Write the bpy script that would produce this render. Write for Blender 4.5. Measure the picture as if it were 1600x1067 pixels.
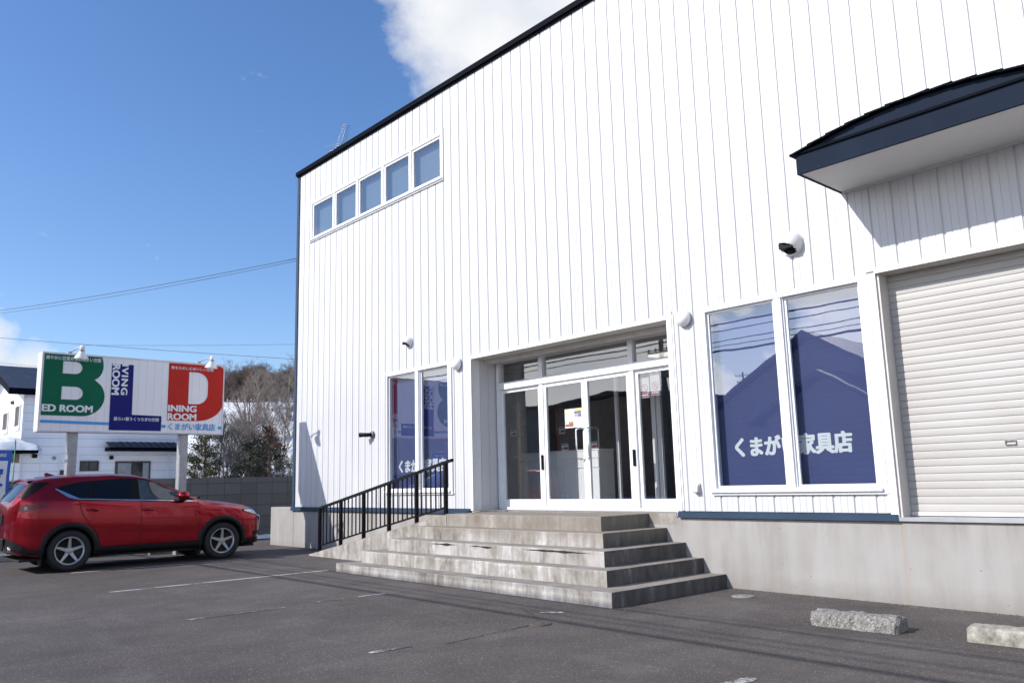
import bpy, bmesh, math, random
from math import sin, cos, pi, radians, sqrt, hypot
from mathutils import Vector, Matrix, noise as mnoise

for o in list(bpy.data.objects):
    bpy.data.objects.remove(o)
scene = bpy.context.scene
col = scene.collection
R = random.Random(7)

# ------------------------------------------------------------------ camera
cam_d = bpy.data.cameras.new('camera')
cam = bpy.data.objects.new('camera', cam_d)
col.objects.link(cam)
scene.camera = cam
cam_d.sensor_width = 36.0
cam_d.lens = 1290.0 / 1600.0 * 36.0
cam_d.clip_start = 0.1
cam_d.clip_end = 3000.0
cam_d.dof.use_dof = True
cam_d.dof.focus_distance = 10.0
cam_d.dof.aperture_fstop = 2.8
YAW, PIT, ROL = radians(48.1), radians(9.62), radians(-1.504)
fw = Vector((-sin(YAW) * cos(PIT), cos(YAW) * cos(PIT), sin(PIT)))
rt = Vector((cos(YAW), sin(YAW), 0.0))
up = rt.cross(fw)
r2 = cos(ROL) * rt + sin(ROL) * up
u2 = -sin(ROL) * rt + cos(ROL) * up
M = Matrix((r2, u2, -fw)).transposed().to_4x4()
M.translation = Vector((17.393, -8.886, 1.302))
cam.matrix_world = M

# ------------------------------------------------------------------ sun, sky, exposure
SUN_TRAVEL = Vector((0.308, 0.756, -0.577)).normalized()
sun_d = bpy.data.lights.new('sun', 'SUN')
sun_d.energy = 4.2
sun_d.angle = radians(0.53)
sun_d.color = (1.0, 0.965, 0.92)
sun = bpy.data.objects.new('sun', sun_d)
sun.rotation_euler = SUN_TRAVEL.to_track_quat('-Z', 'Y').to_euler()
sun.location = (-20, -40, 40)
col.objects.link(sun)
scene.view_settings.view_transform = 'Standard'
scene.view_settings.look = 'None'
scene.view_settings.gamma = 1.0
scene.view_settings.exposure = 0.42

world = bpy.data.worlds.new('World')
scene.world = world
world.use_nodes = True


class NT:
    """small helper to write node trees"""
    def __init__(self, tree):
        self.t = tree

    def n(self, typ, **kw):
        nd = self.t.nodes.new(typ)
        for k, v in kw.items():
            if hasattr(nd, k):
                setattr(nd, k, v)
            else:
                nd.inputs[k.replace('_', ' ')].default_value = v
        return nd

    def l(self, a, b):
        self.t.links.new(a, b)

    def math(self, op, a, b=None, clamp=False):
        nd = self.t.nodes.new('ShaderNodeMath')
        nd.operation = op
        nd.use_clamp = clamp
        for i, v in enumerate((a, b)):
            if v is None:
                continue
            if isinstance(v, (int, float)):
                nd.inputs[i].default_value = v
            else:
                self.l(v, nd.inputs[i])
        return nd.outputs[0]

    def ramp(self, fac, stops):
        nd = self.t.nodes.new('ShaderNodeValToRGB')
        els = nd.color_ramp.elements
        while len(els) < len(stops):
            els.new(0.5)
        for e, (p, c) in zip(els, stops):
            e.position = p
            e.color = c if len(c) == 4 else (*c, 1)
        self.l(fac, nd.inputs[0])
        return nd.outputs[0]

    def mix(self, fac, a, b, blend='MIX'):
        nd = self.t.nodes.new('ShaderNodeMix')
        nd.data_type = 'RGBA'
        nd.blend_type = blend
        for s, v in ((nd.inputs[0], fac), (nd.inputs[6], a), (nd.inputs[7], b)):
            if isinstance(v, (int, float)):
                s.default_value = v
            elif isinstance(v, tuple):
                s.default_value = (*v, 1) if len(v) == 3 else v
            else:
                self.l(v, s)
        return nd.outputs[2]

    def noise(self, vec, scale, detail=4, rough=0.55, dist=0.0):
        nd = self.t.nodes.new('ShaderNodeTexNoise')
        nd.inputs['Scale'].default_value = scale
        nd.inputs['Detail'].default_value = detail
        nd.inputs['Roughness'].default_value = rough
        nd.inputs['Distortion'].default_value = dist
        if vec is not None:
            self.l(vec, nd.inputs['Vector'])
        return nd.outputs['Fac']

    def mapping(self, vec, scale=(1, 1, 1), loc=(0, 0, 0)):
        nd = self.t.nodes.new('ShaderNodeMapping')
        nd.inputs['Scale'].default_value = scale
        nd.inputs['Location'].default_value = loc
        self.l(vec, nd.inputs['Vector'])
        return nd.outputs[0]


def build_world():
    t = NT(world.node_tree)
    world.node_tree.nodes.clear()
    out = t.n('ShaderNodeOutputWorld')
    sky = t.n('ShaderNodeTexSky')
    sky.sky_type = 'NISHITA'
    sky.sun_disc = False
    sky.sun_elevation = radians(35.2)
    sky.sun_rotation = radians(202.2)
    sky.altitude = 0
    sky.air_density = 1.0
    sky.dust_density = 0.6
    sky.ozone_density = 2.5
    bg = t.n('ShaderNodeBackground')
    bg.inputs['Strength'].default_value = 0.128
    hs_ = t.n('ShaderNodeHueSaturation')
    hs_.inputs['Saturation'].default_value = 1.16
    t.l(sky.outputs[0], hs_.inputs['Color'])
    t.l(t.mix(1.0, hs_.outputs[0], (0.99, 0.985, 1.10), 'MULTIPLY'), bg.inputs['Color'])
    tc = t.n('ShaderNodeTexCoord')
    d = tc.outputs['Generated']
    n_big = t.noise(d, 5.5, 9, 0.58, 0.25)
    n_fine = t.noise(d, 16.0, 8, 0.6)
    edge = t.math('ADD', t.math('MULTIPLY', t.math('SUBTRACT', n_big, 0.5), 0.30),
                  t.math('MULTIPLY', t.math('SUBTRACT', n_fine, 0.5), 0.11))

    def blob(c, r, w, k=1.0):
        v = t.n('ShaderNodeVectorMath', operation='DISTANCE')
        t.l(d, v.inputs[0])
        c = Vector(c).normalized()
        v.inputs[1].default_value = c
        g = t.math('SUBTRACT', r, v.outputs['Value'])
        g = t.math('ADD', g, t.math('MULTIPLY', edge, k))
        return t.math('DIVIDE', g, w, True)
    m = blob((-0.61, 0.575, 0.560), 0.180, 0.085, 0.66)
    for c, r, w, k in (((-0.978, 0.145, 0.150), 0.058, 0.045, 0.5), ((-0.972, 0.190, 0.128), 0.045, 0.05, 0.4)):
        m = t.math('MAXIMUM', m, blob(c, r, w, k))
    # cumulus over the street side, low in the sky
    sep = t.n('ShaderNodeSeparateXYZ')
    t.l(d, sep.inputs[0])
    n_s = t.noise(t.mapping(d, (1, 1, 1.9)), 5.0, 9, 0.56, 0.2)
    street = t.math('DIVIDE', t.math('SUBTRACT', n_s, 0.43), 0.09, True)
    street = t.math('MULTIPLY', street, t.math('DIVIDE', t.math('SUBTRACT', -0.25, sep.outputs['Y']), 0.15, True))
    street = t.math('MULTIPLY', street, t.math('DIVIDE', t.math('SUBTRACT', 0.30, sep.outputs['Z']), 0.08, True))
    m = t.math('MAXIMUM', m, street)
    # thin wisps
    n_w = t.noise(t.mapping(d, (1, 1, 2.2), (3, 1, 2)), 9.0, 8, 0.62, 0.5)
    wisp = t.math('MULTIPLY', t.math('DIVIDE', t.math('SUBTRACT', n_w, 0.66), 0.14, True), 0.35)
    m = t.math('MAXIMUM', m, wisp)
    m = t.math('MULTIPLY', m, t.math('SUBTRACT', 2.0, m))   # ease out
    shade = t.noise(t.mapping(d, (1, 1, 1.4), (0.4, 0.2, 0)), 7.5, 6, 0.5)
    ccol = t.ramp(shade, [(0.28, (0.74, 0.79, 0.88)), (0.55, (0.97, 0.98, 1.0))])
    cb = t.n('ShaderNodeBackground')
    # clouds towards the sun are much brighter than those opposite it
    glare = t.math('DIVIDE', t.math('SUBTRACT', -0.2, sep.outputs['Y']), 0.5, True)
    t.l(t.math('ADD', 0.74, t.math('MULTIPLY', glare, 1.25)), cb.inputs['Strength'])
    t.l(ccol, cb.inputs['Color'])
    mx = t.n('ShaderNodeMixShader')
    t.l(m, mx.inputs[0])
    t.l(bg.outputs[0], mx.inputs[1])
    t.l(cb.outputs[0], mx.inputs[2])
    t.l(mx.outputs[0], out.inputs['Surface'])


build_world()

# ------------------------------------------------------------------ materials
MATS = {}


def base_mat(name):
    m = bpy.data.materials.new(name)
    m.use_nodes = True
    m.node_tree.nodes.clear()
    t = NT(m.node_tree)
    out = t.n('ShaderNodeOutputMaterial')
    b = t.n('ShaderNodeBsdfPrincipled')
    t.l(b.outputs[0], out.inputs[0])
    MATS[name] = m
    return m, t, b, out


def coords(t, world_space=True):
    if world_space:
        return t.n('ShaderNodeNewGeometry').outputs['Position']
    return t.n('ShaderNodeTexCoord').outputs['Object']


def bump(t, b, h, strength=0.3, dist=0.01):
    bp = t.n('ShaderNodeBump')
    bp.inputs['Strength'].default_value = strength
    bp.inputs['Distance'].default_value = dist
    t.l(h, bp.inputs['Height'])
    t.l(bp.outputs[0], b.inputs['Normal'])


def mat(name, c, rough=0.6, metal=0.0, var=0.12, vscale=4.0, bump_s=None, coat=0.0, spec=0.5):
    if name in MATS:
        return MATS[name]
    m, t, b, out = base_mat(name)
    p = coords(t, False)
    n = t.noise(p, vscale, 5)
    lo = tuple(max(0, x * (1 - var)) for x in c)
    hi = tuple(min(1, x * (1 + var)) for x in c)
    t.l(t.ramp(n, [(0.3, lo), (0.7, hi)]), b.inputs['Base Color'])
    b.inputs['Roughness'].default_value = rough
    b.inputs['Metallic'].default_value = metal
    b.inputs['Specular IOR Level'].default_value = spec
    if coat:
        b.inputs['Coat Weight'].default_value = coat
        b.inputs['Coat Roughness'].default_value = 0.03
    if bump_s:
        bump(t, b, t.noise(p, bump_s[0], 5), bump_s[1], bump_s[2])
    return m


def m_siding():
    m, t, b, out = base_mat('white_steel_siding')
    p = coords(t)
    streak = t.noise(t.mapping(p, (7, 7, 0.35)), 1.0, 5)
    patch = t.noise(p, 0.6, 3)
    f = t.math('ADD', t.math('MULTIPLY', streak, 0.6), t.math('MULTIPLY', patch, 0.4))
    t.l(t.ramp(f, [(0.30, (0.515, 0.519, 0.530)), (0.62, (0.585, 0.587, 0.596))]), b.inputs['Base Color'])
    b.inputs['Roughness'].default_value = 0.48
    return m


def m_asphalt():
    m, t, b, out = base_mat('worn_asphalt')
    p = coords(t)
    big = t.noise(p, 0.35, 6, 0.6, 0.4)
    mid = t.noise(t.mapping(p, (1, 0.6, 1)), 2.2, 6, 0.65)
    f = t.math('ADD', t.math('MULTIPLY', big, 0.6), t.math('MULTIPLY', mid, 0.4))
    c1 = t.ramp(f, [(0.36, (0.043, 0.0345, 0.0310)), (0.50, (0.061, 0.0510, 0.0460)), (0.66, (0.096, 0.082, 0.074))])
    vor = t.n('ShaderNodeTexVoronoi')
    vor.inputs['Scale'].default_value = 95.0
    t.l(p, vor.inputs['Vector'])
    sepc = t.n('ShaderNodeSeparateColor')
    t.l(vor.outputs['Color'], sepc.inputs[0])
    stone = t.math('GREATER_THAN', sepc.outputs[0], 0.80)
    stone = t.math('MULTIPLY', stone, t.math('LESS_THAN', vor.outputs['Distance'], 0.42))
    stone2 = t.math('MULTIPLY', t.math('GREATER_THAN', sepc.outputs[1], 0.88), t.math('LESS_THAN', vor.outputs['Distance'], 0.5))
    c2 = t.mix(t.math('MULTIPLY', stone, 0.62), c1, (0.25, 0.225, 0.21))
    c3 = t.mix(t.math('MULTIPLY', stone2, 0.6), c2, (0.02, 0.018, 0.018))
    v2 = t.n('ShaderNodeTexVoronoi')
    v2.inputs['Scale'].default_value = 42.0
    t.l(p, v2.inputs['Vector'])
    s2 = t.n('ShaderNodeSeparateColor')
    t.l(v2.outputs['Color'], s2.inputs[0])
    big_st = t.math('MULTIPLY', t.math('GREATER_THAN', s2.outputs[0], 0.90), t.math('LESS_THAN', v2.outputs['Distance'], 0.30))
    big_st = t.math('MULTIPLY', big_st, t.math('GREATER_THAN', mid, 0.45))
    c3 = t.mix(t.math('MULTIPLY', big_st, 0.5), c3, (0.30, 0.275, 0.255))
    # tar seams and oil drips
    oil = t.math('DIVIDE', t.math('SUBTRACT', t.noise(t.mapping(p, (1, 1, 1), (9, 4, 0)), 1.4, 5, 0.6), 0.64), 0.08, True)
    c3 = t.mix(t.math('MULTIPLY', oil, 0.45), c3, (0.035, 0.030, 0.028))
    # dried dusty patches
    dust = t.noise(t.mapping(p, (0.5, 1.6, 1), (4, 2, 0)), 0.8, 7, 0.68, 0.6)
    c4 = t.mix(t.math('MULTIPLY', t.math('DIVIDE', t.math('SUBTRACT', dust, 0.55), 0.2, True), 0.35), c3, (0.15, 0.137, 0.130))
    t.l(c4, b.inputs['Base Color'])
    b.inputs['Roughness'].default_value = 0.85
    fine = t.noise(p, 120, 3)
    h = t.math('ADD', t.math('MULTIPLY', fine, 0.6), t.math('MULTIPLY', t.noise(p, 30, 4), 0.5))
    bump(t, b, h, 0.5, 0.008)
    return m


def m_paintline(name='worn_white_line_paint', w=0.0):
    m, t, b, out = base_mat(name)
    p = coords(t)
    n = t.noise(p, 22, 7, 0.7)
    n2 = t.noise(p, 2.2, 4)
    f = t.math('ADD', t.math('MULTIPLY', n, 0.55), t.math('MULTIPLY', n2, 0.45))
    t.l(t.ramp(f, [(0.47 - w, (0.075, 0.065, 0.061)), (0.57 - w, (0.46, 0.45, 0.43))]), b.inputs['Base Color'])
    b.inputs['Roughness'].default_value = 0.8
    return m


def m_steps():
    m, t, b, out = base_mat('stained_old_concrete')
    p = coords(t)
    streak = t.noise(t.mapping(p, (9, 9, 0.8)), 1.0, 7, 0.65)
    wide = t.noise(t.mapping(p, (1.1, 1.1, 0.5)), 1.0, 4)
    fine = t.noise(p, 28, 6, 0.7)
    blot = t.noise(p, 2.6, 7, 0.7, 0.3)
    f = t.math('ADD', t.math('MULTIPLY', streak, 0.34), t.math('ADD', t.math('MULTIPLY', wide, 0.26), t.math('MULTIPLY', blot, 0.40)))
    side = t.ramp(f, [(0.36, (0.095, 0.082, 0.066)), (0.46, (0.215, 0.195, 0.168)), (0.54, (0.33, 0.31, 0.285)), (0.62, (0.56, 0.55, 0.53))])
    topf = t.noise(p, 3.0, 7, 0.7)
    top = t.ramp(topf, [(0.32, (0.155, 0.135, 0.115)), (0.68, (0.27, 0.25, 0.225))])
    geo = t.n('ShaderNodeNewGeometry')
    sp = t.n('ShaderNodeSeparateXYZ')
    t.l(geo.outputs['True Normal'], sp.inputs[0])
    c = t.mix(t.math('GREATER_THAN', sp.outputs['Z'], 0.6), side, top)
    # right-hand side faces: their shade is put into the colour, mottled near-black
    side_shade = t.ramp(t.noise(t.mapping(p, (6, 6, 1.6)), 1.0, 7, 0.65), [(0.42, (0.055, 0.052, 0.048)), (0.58, (0.10, 0.096, 0.09)), (0.70, (0.26, 0.255, 0.25))])
    c = t.mix(t.math('MULTIPLY', t.math('GREATER_THAN', sp.outputs['X'], 0.6), 0.92), c, side_shade)
    # upper risers browner than the lower ones (dirt)
    spp = t.n('ShaderNodeSeparateXYZ')
    t.l(p, spp.inputs[0])
    brown = t.math('MULTIPLY', t.math('DIVIDE', t.math('SUBTRACT', spp.outputs['Z'], 0.5), 0.15, True), 0.55)
    c = t.mix(brown, c, (0.20, 0.17, 0.135))
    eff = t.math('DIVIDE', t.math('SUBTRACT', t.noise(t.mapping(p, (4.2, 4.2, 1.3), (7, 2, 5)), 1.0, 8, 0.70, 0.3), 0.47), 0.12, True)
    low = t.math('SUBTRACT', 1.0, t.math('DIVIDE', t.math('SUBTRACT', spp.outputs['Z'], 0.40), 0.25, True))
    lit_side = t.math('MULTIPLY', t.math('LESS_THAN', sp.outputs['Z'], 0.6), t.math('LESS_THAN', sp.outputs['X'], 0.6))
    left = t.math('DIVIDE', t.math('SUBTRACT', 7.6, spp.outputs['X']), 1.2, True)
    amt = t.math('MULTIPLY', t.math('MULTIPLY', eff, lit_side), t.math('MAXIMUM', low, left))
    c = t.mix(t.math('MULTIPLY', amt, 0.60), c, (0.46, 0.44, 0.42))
    c = t.mix(t.math('MULTIPLY', fine, 0.35), c, (0.55, 0.53, 0.50), 'SOFT_LIGHT')
    t.l(c, b.inputs['Base Color'])
    b.inputs['Roughness'].default_value = 0.9
    h = t.math('ADD', t.math('MULTIPLY', fine, 0.5), t.math('MULTIPLY', t.noise(p, 7, 5), 0.6))
    bump(t, b, h, 0.6, 0.012)
    return m


def m_foundation():
    m, t, b, out = base_mat('painted_foundation_concrete')
    p = coords(t)
    streak = t.noise(t.mapping(p, (3.2, 3.2, 0.30)), 1.0, 6, 0.6)
    wide = t.noise(p, 0.9, 5, 0.6)
    f = t.math('ADD', t.math('MULTIPLY', streak, 0.55), t.math('MULTIPLY', wide, 0.45))
    c = t.ramp(f, [(0.33, (0.235, 0.218, 0.20)), (0.50, (0.318, 0.303, 0.286)), (0.66, (0.36, 0.348, 0.334))])
    sp = t.n('ShaderNodeSeparateXYZ')
    t.l(p, sp.inputs[0])
    # dirt washed down under the flashing
    dz = t.math('DIVIDE', t.math('SUBTRACT', sp.outputs['Z'], 0.45), 0.40, True)
    dn = t.noise(t.mapping(p, (6, 6, 0.6), (3, 0, 1)), 1.0, 6, 0.65)
    dirt = t.math('MULTIPLY', dz, t.math('DIVIDE', t.math('SUBTRACT', dn, 0.47), 0.2, True))
    c = t.mix(t.math('MULTIPLY', dirt, 0.6), c, (0.20, 0.175, 0.15))
    # rust run below the shutter corner, and a fainter one
    for xc, w, k in ((13.50, 0.055, 0.65), (11.95, 0.03, 0.25), (14.8, 0.05, 0.25)):
        ax = t.math('ABSOLUTE', t.math('SUBTRACT', sp.outputs['X'], xc))
        g = t.math('SUBTRACT', 1.0, t.math('DIVIDE', ax, w), True)
        g = t.math('MULTIPLY', g, t.noise(t.mapping(p, (12, 12, 2)), 1.0, 4))
        c = t.mix(t.math('MULTIPLY', g, k * 1.0, True), c, (0.27, 0.20, 0.135))
    # blow holes in the cast face and mud splashed up from the ground
    vp = t.n('ShaderNodeTexVoronoi')
    vp.inputs['Scale'].default_value = 9.0
    t.l(p, vp.inputs['Vector'])
    vs_ = t.n('ShaderNodeSeparateColor')
    t.l(vp.outputs['Color'], vs_.inputs[0])
    pit = t.math('MULTIPLY', t.math('LESS_THAN', vp.outputs['Distance'], 0.07), t.math('GREATER_THAN', vs_.outputs[0], 0.80))
    c = t.mix(t.math('MULTIPLY', pit, 0.6), c, (0.10, 0.085, 0.07))
    sl = t.math('SUBTRACT', 1.0, t.math('DIVIDE', t.math('ADD', sp.outputs['Z'], 0.06), 0.22), True)
    sl = t.math('MULTIPLY', sl, t.noise(t.mapping(p, (5, 5, 9)), 1.0, 6, 0.7))
    c = t.mix(t.math('MULTIPLY', sl, 0.9, True), c, (0.16, 0.135, 0.11))
    # hairline cracks
    vor = t.n('ShaderNodeTexVoronoi', feature='DISTANCE_TO_EDGE')
    vor.inputs['Scale'].default_value = 0.55
    wv = t.n('ShaderNodeVectorMath', operation='ADD')
    t.l(p, wv.inputs[0])
    nn = t.n('ShaderNodeTexNoise')
    nn.inputs['Scale'].default_value = 2.5
    t.l(p, nn.inputs['Vector'])
    t.l(nn.outputs['Color'], wv.inputs[1])
    t.l(wv.outputs[0], vor.inputs['Vector'])
    cr = t.math('MULTIPLY', t.math('LESS_THAN', vor.outputs['Distance'], 0.0022), t.math('GREATER_THAN', t.noise(p, 1.3, 3), 0.52))
    c = t.mix(t.math('MULTIPLY', cr, 0.0), c, (0.12, 0.10, 0.085))
    t.l(c, b.inputs['Base Color'])
    b.inputs['Roughness'].default_value = 0.85
    bump(t, b, t.math('ADD', t.noise(p, 5, 5), t.math('MULTIPLY', t.noise(p, 60, 3), 0.25)), 0.25, 0.01)
    return m


def m_rough_stop():
    m, t, b, out = base_mat('crumbling_aggregate_concrete')
    p = coords(t)
    v = t.n('ShaderNodeTexVoronoi')
    v.inputs['Scale'].default_value = 75
    t.l(p, v.inputs['Vector'])
    sc = t.n('ShaderNodeSeparateColor')
    t.l(v.outputs['Color'], sc.inputs[0])
    c = t.ramp(sc.outputs[0], [(0.0, (0.13, 0.12, 0.108)), (0.35, (0.18, 0.168, 0.152)), (0.7, (0.22, 0.208, 0.19)), (0.97, (0.34, 0.33, 0.31))])
    n = t.noise(p, 9, 6, 0.65)
    c = t.mix(t.math('DIVIDE', t.math('SUBTRACT', n, 0.52), 0.2, True), c, (0.27, 0.255, 0.235))
    t.l(c, b.inputs['Base Color'])
    b.inputs['Roughness'].default_value = 0.95
    bump(t, b, t.math('ADD', t.math('MULTIPLY', v.outputs['Distance'], -1.0), t.noise(p, 40, 4)), 0.6, 0.010)
    return m


def m_shutter():
    m, t, b, out = base_mat('cream_shutter_steel')
    p = coords(t)
    n = t.noise(t.mapping(p, (0.8, 1, 3)), 1.0, 5)
    c = t.ramp(n, [(0.3, (0.385, 0.365, 0.34)), (0.7, (0.435, 0.42, 0.40))])
    rn = t.noise(t.mapping(p, (3, 1, 14)), 1.0, 6, 0.7)
    c = t.mix(t.math('MULTIPLY', t.math('DIVIDE', t.math('SUBTRACT', rn, 0.63), 0.1, True), 0.30), c, (0.42, 0.27, 0.17))
    t.l(c, b.inputs['Base Color'])
    b.inputs['Roughness'].default_value = 0.5
    return m


def m_glass(name, tint=(0.9, 0.95, 0.97), f0=0.16, rough=0.0):
    m, t, b, out = base_mat(name)
    m.node_tree.nodes.remove(b)
    tr = t.n('ShaderNodeBsdfTransparent')
    tr.inputs[0].default_value = (*tint, 1)
    gl = t.n('ShaderNodeBsdfGlossy')
    gl.inputs['Roughness'].default_value = rough
    p = coords(t)
    bp = t.n('ShaderNodeBump')       # slight waviness of real glazing
    bp.inputs['Strength'].default_value = 0.065
    bp.inputs['Distance'].default_value = 0.02
    t.l(t.noise(p, 1.1, 2), bp.inputs['Height'])
    t.l(bp.outputs[0], gl.inputs['Normal'])
    lw = t.n('ShaderNodeLayerWeight')
    lw.inputs['Blend'].default_value = 0.5
    f = t.math('ADD', t.math('MULTIPLY', t.math('POWER', lw.outputs['Facing'], 4.0), 0.9), f0, True)
    mx = t.n('ShaderNodeMixShader')
    t.l(f, mx.inputs[0])
    t.l(tr.outputs[0], mx.inputs[1])
    t.l(gl.outputs[0], mx.inputs[2])
    t.l(mx.outputs[0], out.inputs[0])
    return m


def m_block():
    m, t, b, out = base_mat('weathered_concrete_block')
    p = coords(t)
    sp = t.n('ShaderNodeSeparateXYZ')
    t.l(p, sp.inputs[0])
    cb = t.n('ShaderNodeCombineXYZ')
    t.l(sp.outputs['Y'], cb.inputs[0])
    t.l(sp.outputs['Z'], cb.inputs[1])
    br = t.n('ShaderNodeTexBrick')
    br.inputs['Scale'].default_value = 1.0
    br.inputs['Brick Width'].default_value = 0.44
    br.inputs['Row Height'].default_value = 0.29
    br.inputs['Mortar Size'].default_value = 0.010
    br.offset = 0.0
    br.inputs['Color1'].default_value = (0.135, 0.131, 0.126, 1)
    br.inputs['Color2'].default_value = (0.20, 0.195, 0.187, 1)
    br.inputs['Mortar'].default_value = (0.07, 0.067, 0.063, 1)
    t.l(cb.outputs[0], br.inputs['Vector'])
    c = t.mix(t.noise(p, 14, 6, 0.7), br.outputs['Color'], (0.14, 0.138, 0.13))
    t.l(c, b.inputs['Base Color'])
    b.inputs['Roughness'].default_value = 0.95
    bump(t, b, t.math('ADD', t.math('MULTIPLY', br.outputs['Fac'], -1.0), t.math('MULTIPLY', t.noise(p, 30, 4), 0.6)), 0.6, 0.012)
    return m


def m_lapsiding(name, c0, c1, pitch, axis='Z'):
    """horizontal lap siding; course lines as a bump and thin joint"""
    m, t, b, out = base_mat(name)
    p = coords(t)
    sp = t.n('ShaderNodeSeparateXYZ')
    t.l(p, sp.inputs[0])
    fr = t.math('FRACT', t.math('DIVIDE', sp.outputs[axis], pitch))
    joint = t.math('LESS_THAN', fr, 0.07)
    n = t.noise(t.mapping(p, (1.5, 1.5, 0.4)), 1.0, 5)
    c = t.ramp(n, [(0.3, c0), (0.7, c1)])
    c = t.mix(t.math('MULTIPLY', joint, 0.5), c, tuple(x * 0.35 for x in c0))
    t.l(c, b.inputs['Base Color'])
    b.inputs['Roughness'].default_value = 0.6
    bump(t, b, fr, 0.5, 0.02)
    return m


def m_snow():
    m, t, b, out = base_mat('old_snow')
    p = coords(t)
    n = t.noise(p, 0.5, 6)
    t.l(t.ramp(n, [(0.3, (0.62, 0.64, 0.68)), (0.6, (0.76, 0.77, 0.79))]), b.inputs['Base Color'])
    b.inputs['Roughness'].default_value = 0.8
    bump(t, b, t.noise(p, 3, 5), 0.4, 0.08)
    return m


def m_signface():
    m, t, b, out = base_mat('white_ribbed_sign_panel')
    p = coords(t)
    sp = t.n('ShaderNodeSeparateXYZ')
    t.l(p, sp.inputs[0])
    fr = t.math('FRACT', t.math('DIVIDE', sp.outputs['Y'], 0.155))
    j = t.math('LESS_THAN', fr, 0.06)
    n = t.noise(t.mapping(p, (4, 4, 0.6)), 1.0, 5)
    c = t.ramp(n, [(0.3, (0.82, 0.82, 0.83)), (0.7, (0.88, 0.88, 0.88))])
    c = t.mix(t.math('MULTIPLY', j, 0.28), c, (0.30, 0.30, 0.32))
    t.l(c, b.inputs['Base Color'])
    b.inputs['Roughness'].default_value = 0.35
    bump(t, b, j, 0.3, -0.006)
    return m


def m_foliage(name, dark, light):
    m, t, b, out = base_mat(name)
    p = coords(t)
    n = t.noise(p, 5, 5)
    oi = t.n('ShaderNodeNewGeometry').outputs['Random Per Island']
    f = t.math('ADD', t.math('MULTIPLY', n, 0.5), t.math('MULTIPLY', oi, 0.5))
    t.l(t.ramp(f, [(0.25, dark), (0.75, light)]), b.inputs['Base Color'])
    b.inputs['Roughness'].default_value = 0.7
    return m


def m_carpaint():
    m, t, b, out = base_mat('deep_red_car_paint')
    p = coords(t, False)
    t.l(t.ramp(t.noise(p, 3, 4), [(0.3, (0.270, 0.003, 0.011)), (0.7, (0.310, 0.004, 0.014))]), b.inputs['Base Color'])
    b.inputs['Metallic'].default_value = 0.75
    b.inputs['Roughness'].default_value = 0.30
    b.inputs['Specular IOR Level'].default_value = 0.3
    b.inputs['Coat Weight'].default_value = 0.6
    b.inputs['Coat Roughness'].default_value = 0.02
    return m


def m_emit(name, c, s):
    m, t, b, out = base_mat(name)
    b.inputs['Base Color'].default_value = (*c, 1)
    b.inputs['Emission Color'].default_value = (*c, 1)
    b.inputs['Emission Strength'].default_value = s
    return m


SIDING = m_siding(); ASPHALT = m_asphalt(); LINE = m_paintline(); LINE2 = m_paintline('fresher_white_line_paint', 0.07); STEPS = m_steps(); FOUND = m_foundation()
STOP = m_rough_stop(); SHUT = m_shutter(); BLOCK = m_block(); SNOW = m_snow(); SIGNF = m_signface()
GLASS = m_glass('window_glass', (0.92, 0.96, 0.98), 0.29)
DGLASS = m_glass('door_glass', (0.92, 0.94, 0.95), 0.19)
ALU = mat('white_aluminium_frame', (0.74, 0.745, 0.755), 0.4, 0.0, 0.04)
ALUG = mat('grey_aluminium', (0.45, 0.46, 0.48), 0.4, 0.6, 0.08)
NAVY = mat('navy_steel', (0.0115, 0.0185, 0.0340), 0.6, 0.0, 0.15, 2.0, spec=0.04)
NAVYD = mat('dark_navy_steel', (0.0030, 0.0042, 0.0080), 0.6, 0.0, 0.15, 2.0, spec=0.03)
BANDB = mat('slate_blue_flashing', (0.030, 0.052, 0.088), 0.55, 0.0, 0.12, 2.0, spec=0.2)
TRIMW = mat('white_trim', (0.74, 0.735, 0.73), 0.5, 0.0, 0.05)
TRIMC = mat('cream_trim', (0.56, 0.53, 0.49), 0.55, 0.0, 0.08)
SOFF = mat('soffit_board', (0.66, 0.65, 0.64), 0.7, 0.0, 0.04, 1.5)
BLIND = mat('navy_window_film', (0.044, 0.059, 0.178), 0.6, 0.0, 0.06, 1.0)
BLINDG = mat('pale_roller_blind', (0.085, 0.125, 0.155), 0.7, 0.0, 0.05, 1.0)
BLACKP = mat('black_powder_coat', (0.005, 0.005, 0.006), 0.5, 0.0, 0.1, spec=0.15)
CHROME = mat('polished_steel', (0.75, 0.75, 0.75), 0.12, 1.0, 0.03)
LETTERW = mat('white_letter_film', (0.80, 0.82, 0.82), 0.5, 0.0, 0.02)
GREEN = mat('green_sign_film', (0.0, 0.125, 0.062), 0.5, 0.0, 0.06, spec=0.2)
BLUE = mat('blue_sign_film', (0.008, 0.010, 0.155), 0.5, 0.0, 0.06, spec=0.2)
RED = mat('red_sign_film', (0.52, 0.022, 0.014), 0.5, 0.0, 0.06, spec=0.2)
SKYB = mat('light_blue_sign_film', (0.08, 0.36, 0.74), 0.5, 0.0, 0.04, spec=0.2)
GALV = mat('galvanised_steel', (0.36, 0.37, 0.38), 0.55, 0.5, 0.15, 9.0)
LAMPW = mat('white_opal_glass', (0.80, 0.80, 0.79), 0.35, 0.0, 0.02)
VENTW = mat('white_vent_enamel', (0.70, 0.70, 0.70), 0.4, 0.0, 0.05)
DARK = mat('dark_void', (0.012, 0.012, 0.012), 0.8, 0.0, 0.1)

# ------------------------------------------------------------------ object helpers


def tag(o, label=None, cat=None, group=None, kind=None):
    if label:
        o['label'] = label
    if cat:
        o['category'] = cat
    if group:
        o['group'] = group
    if kind:
        o['kind'] = kind
    return o


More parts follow.
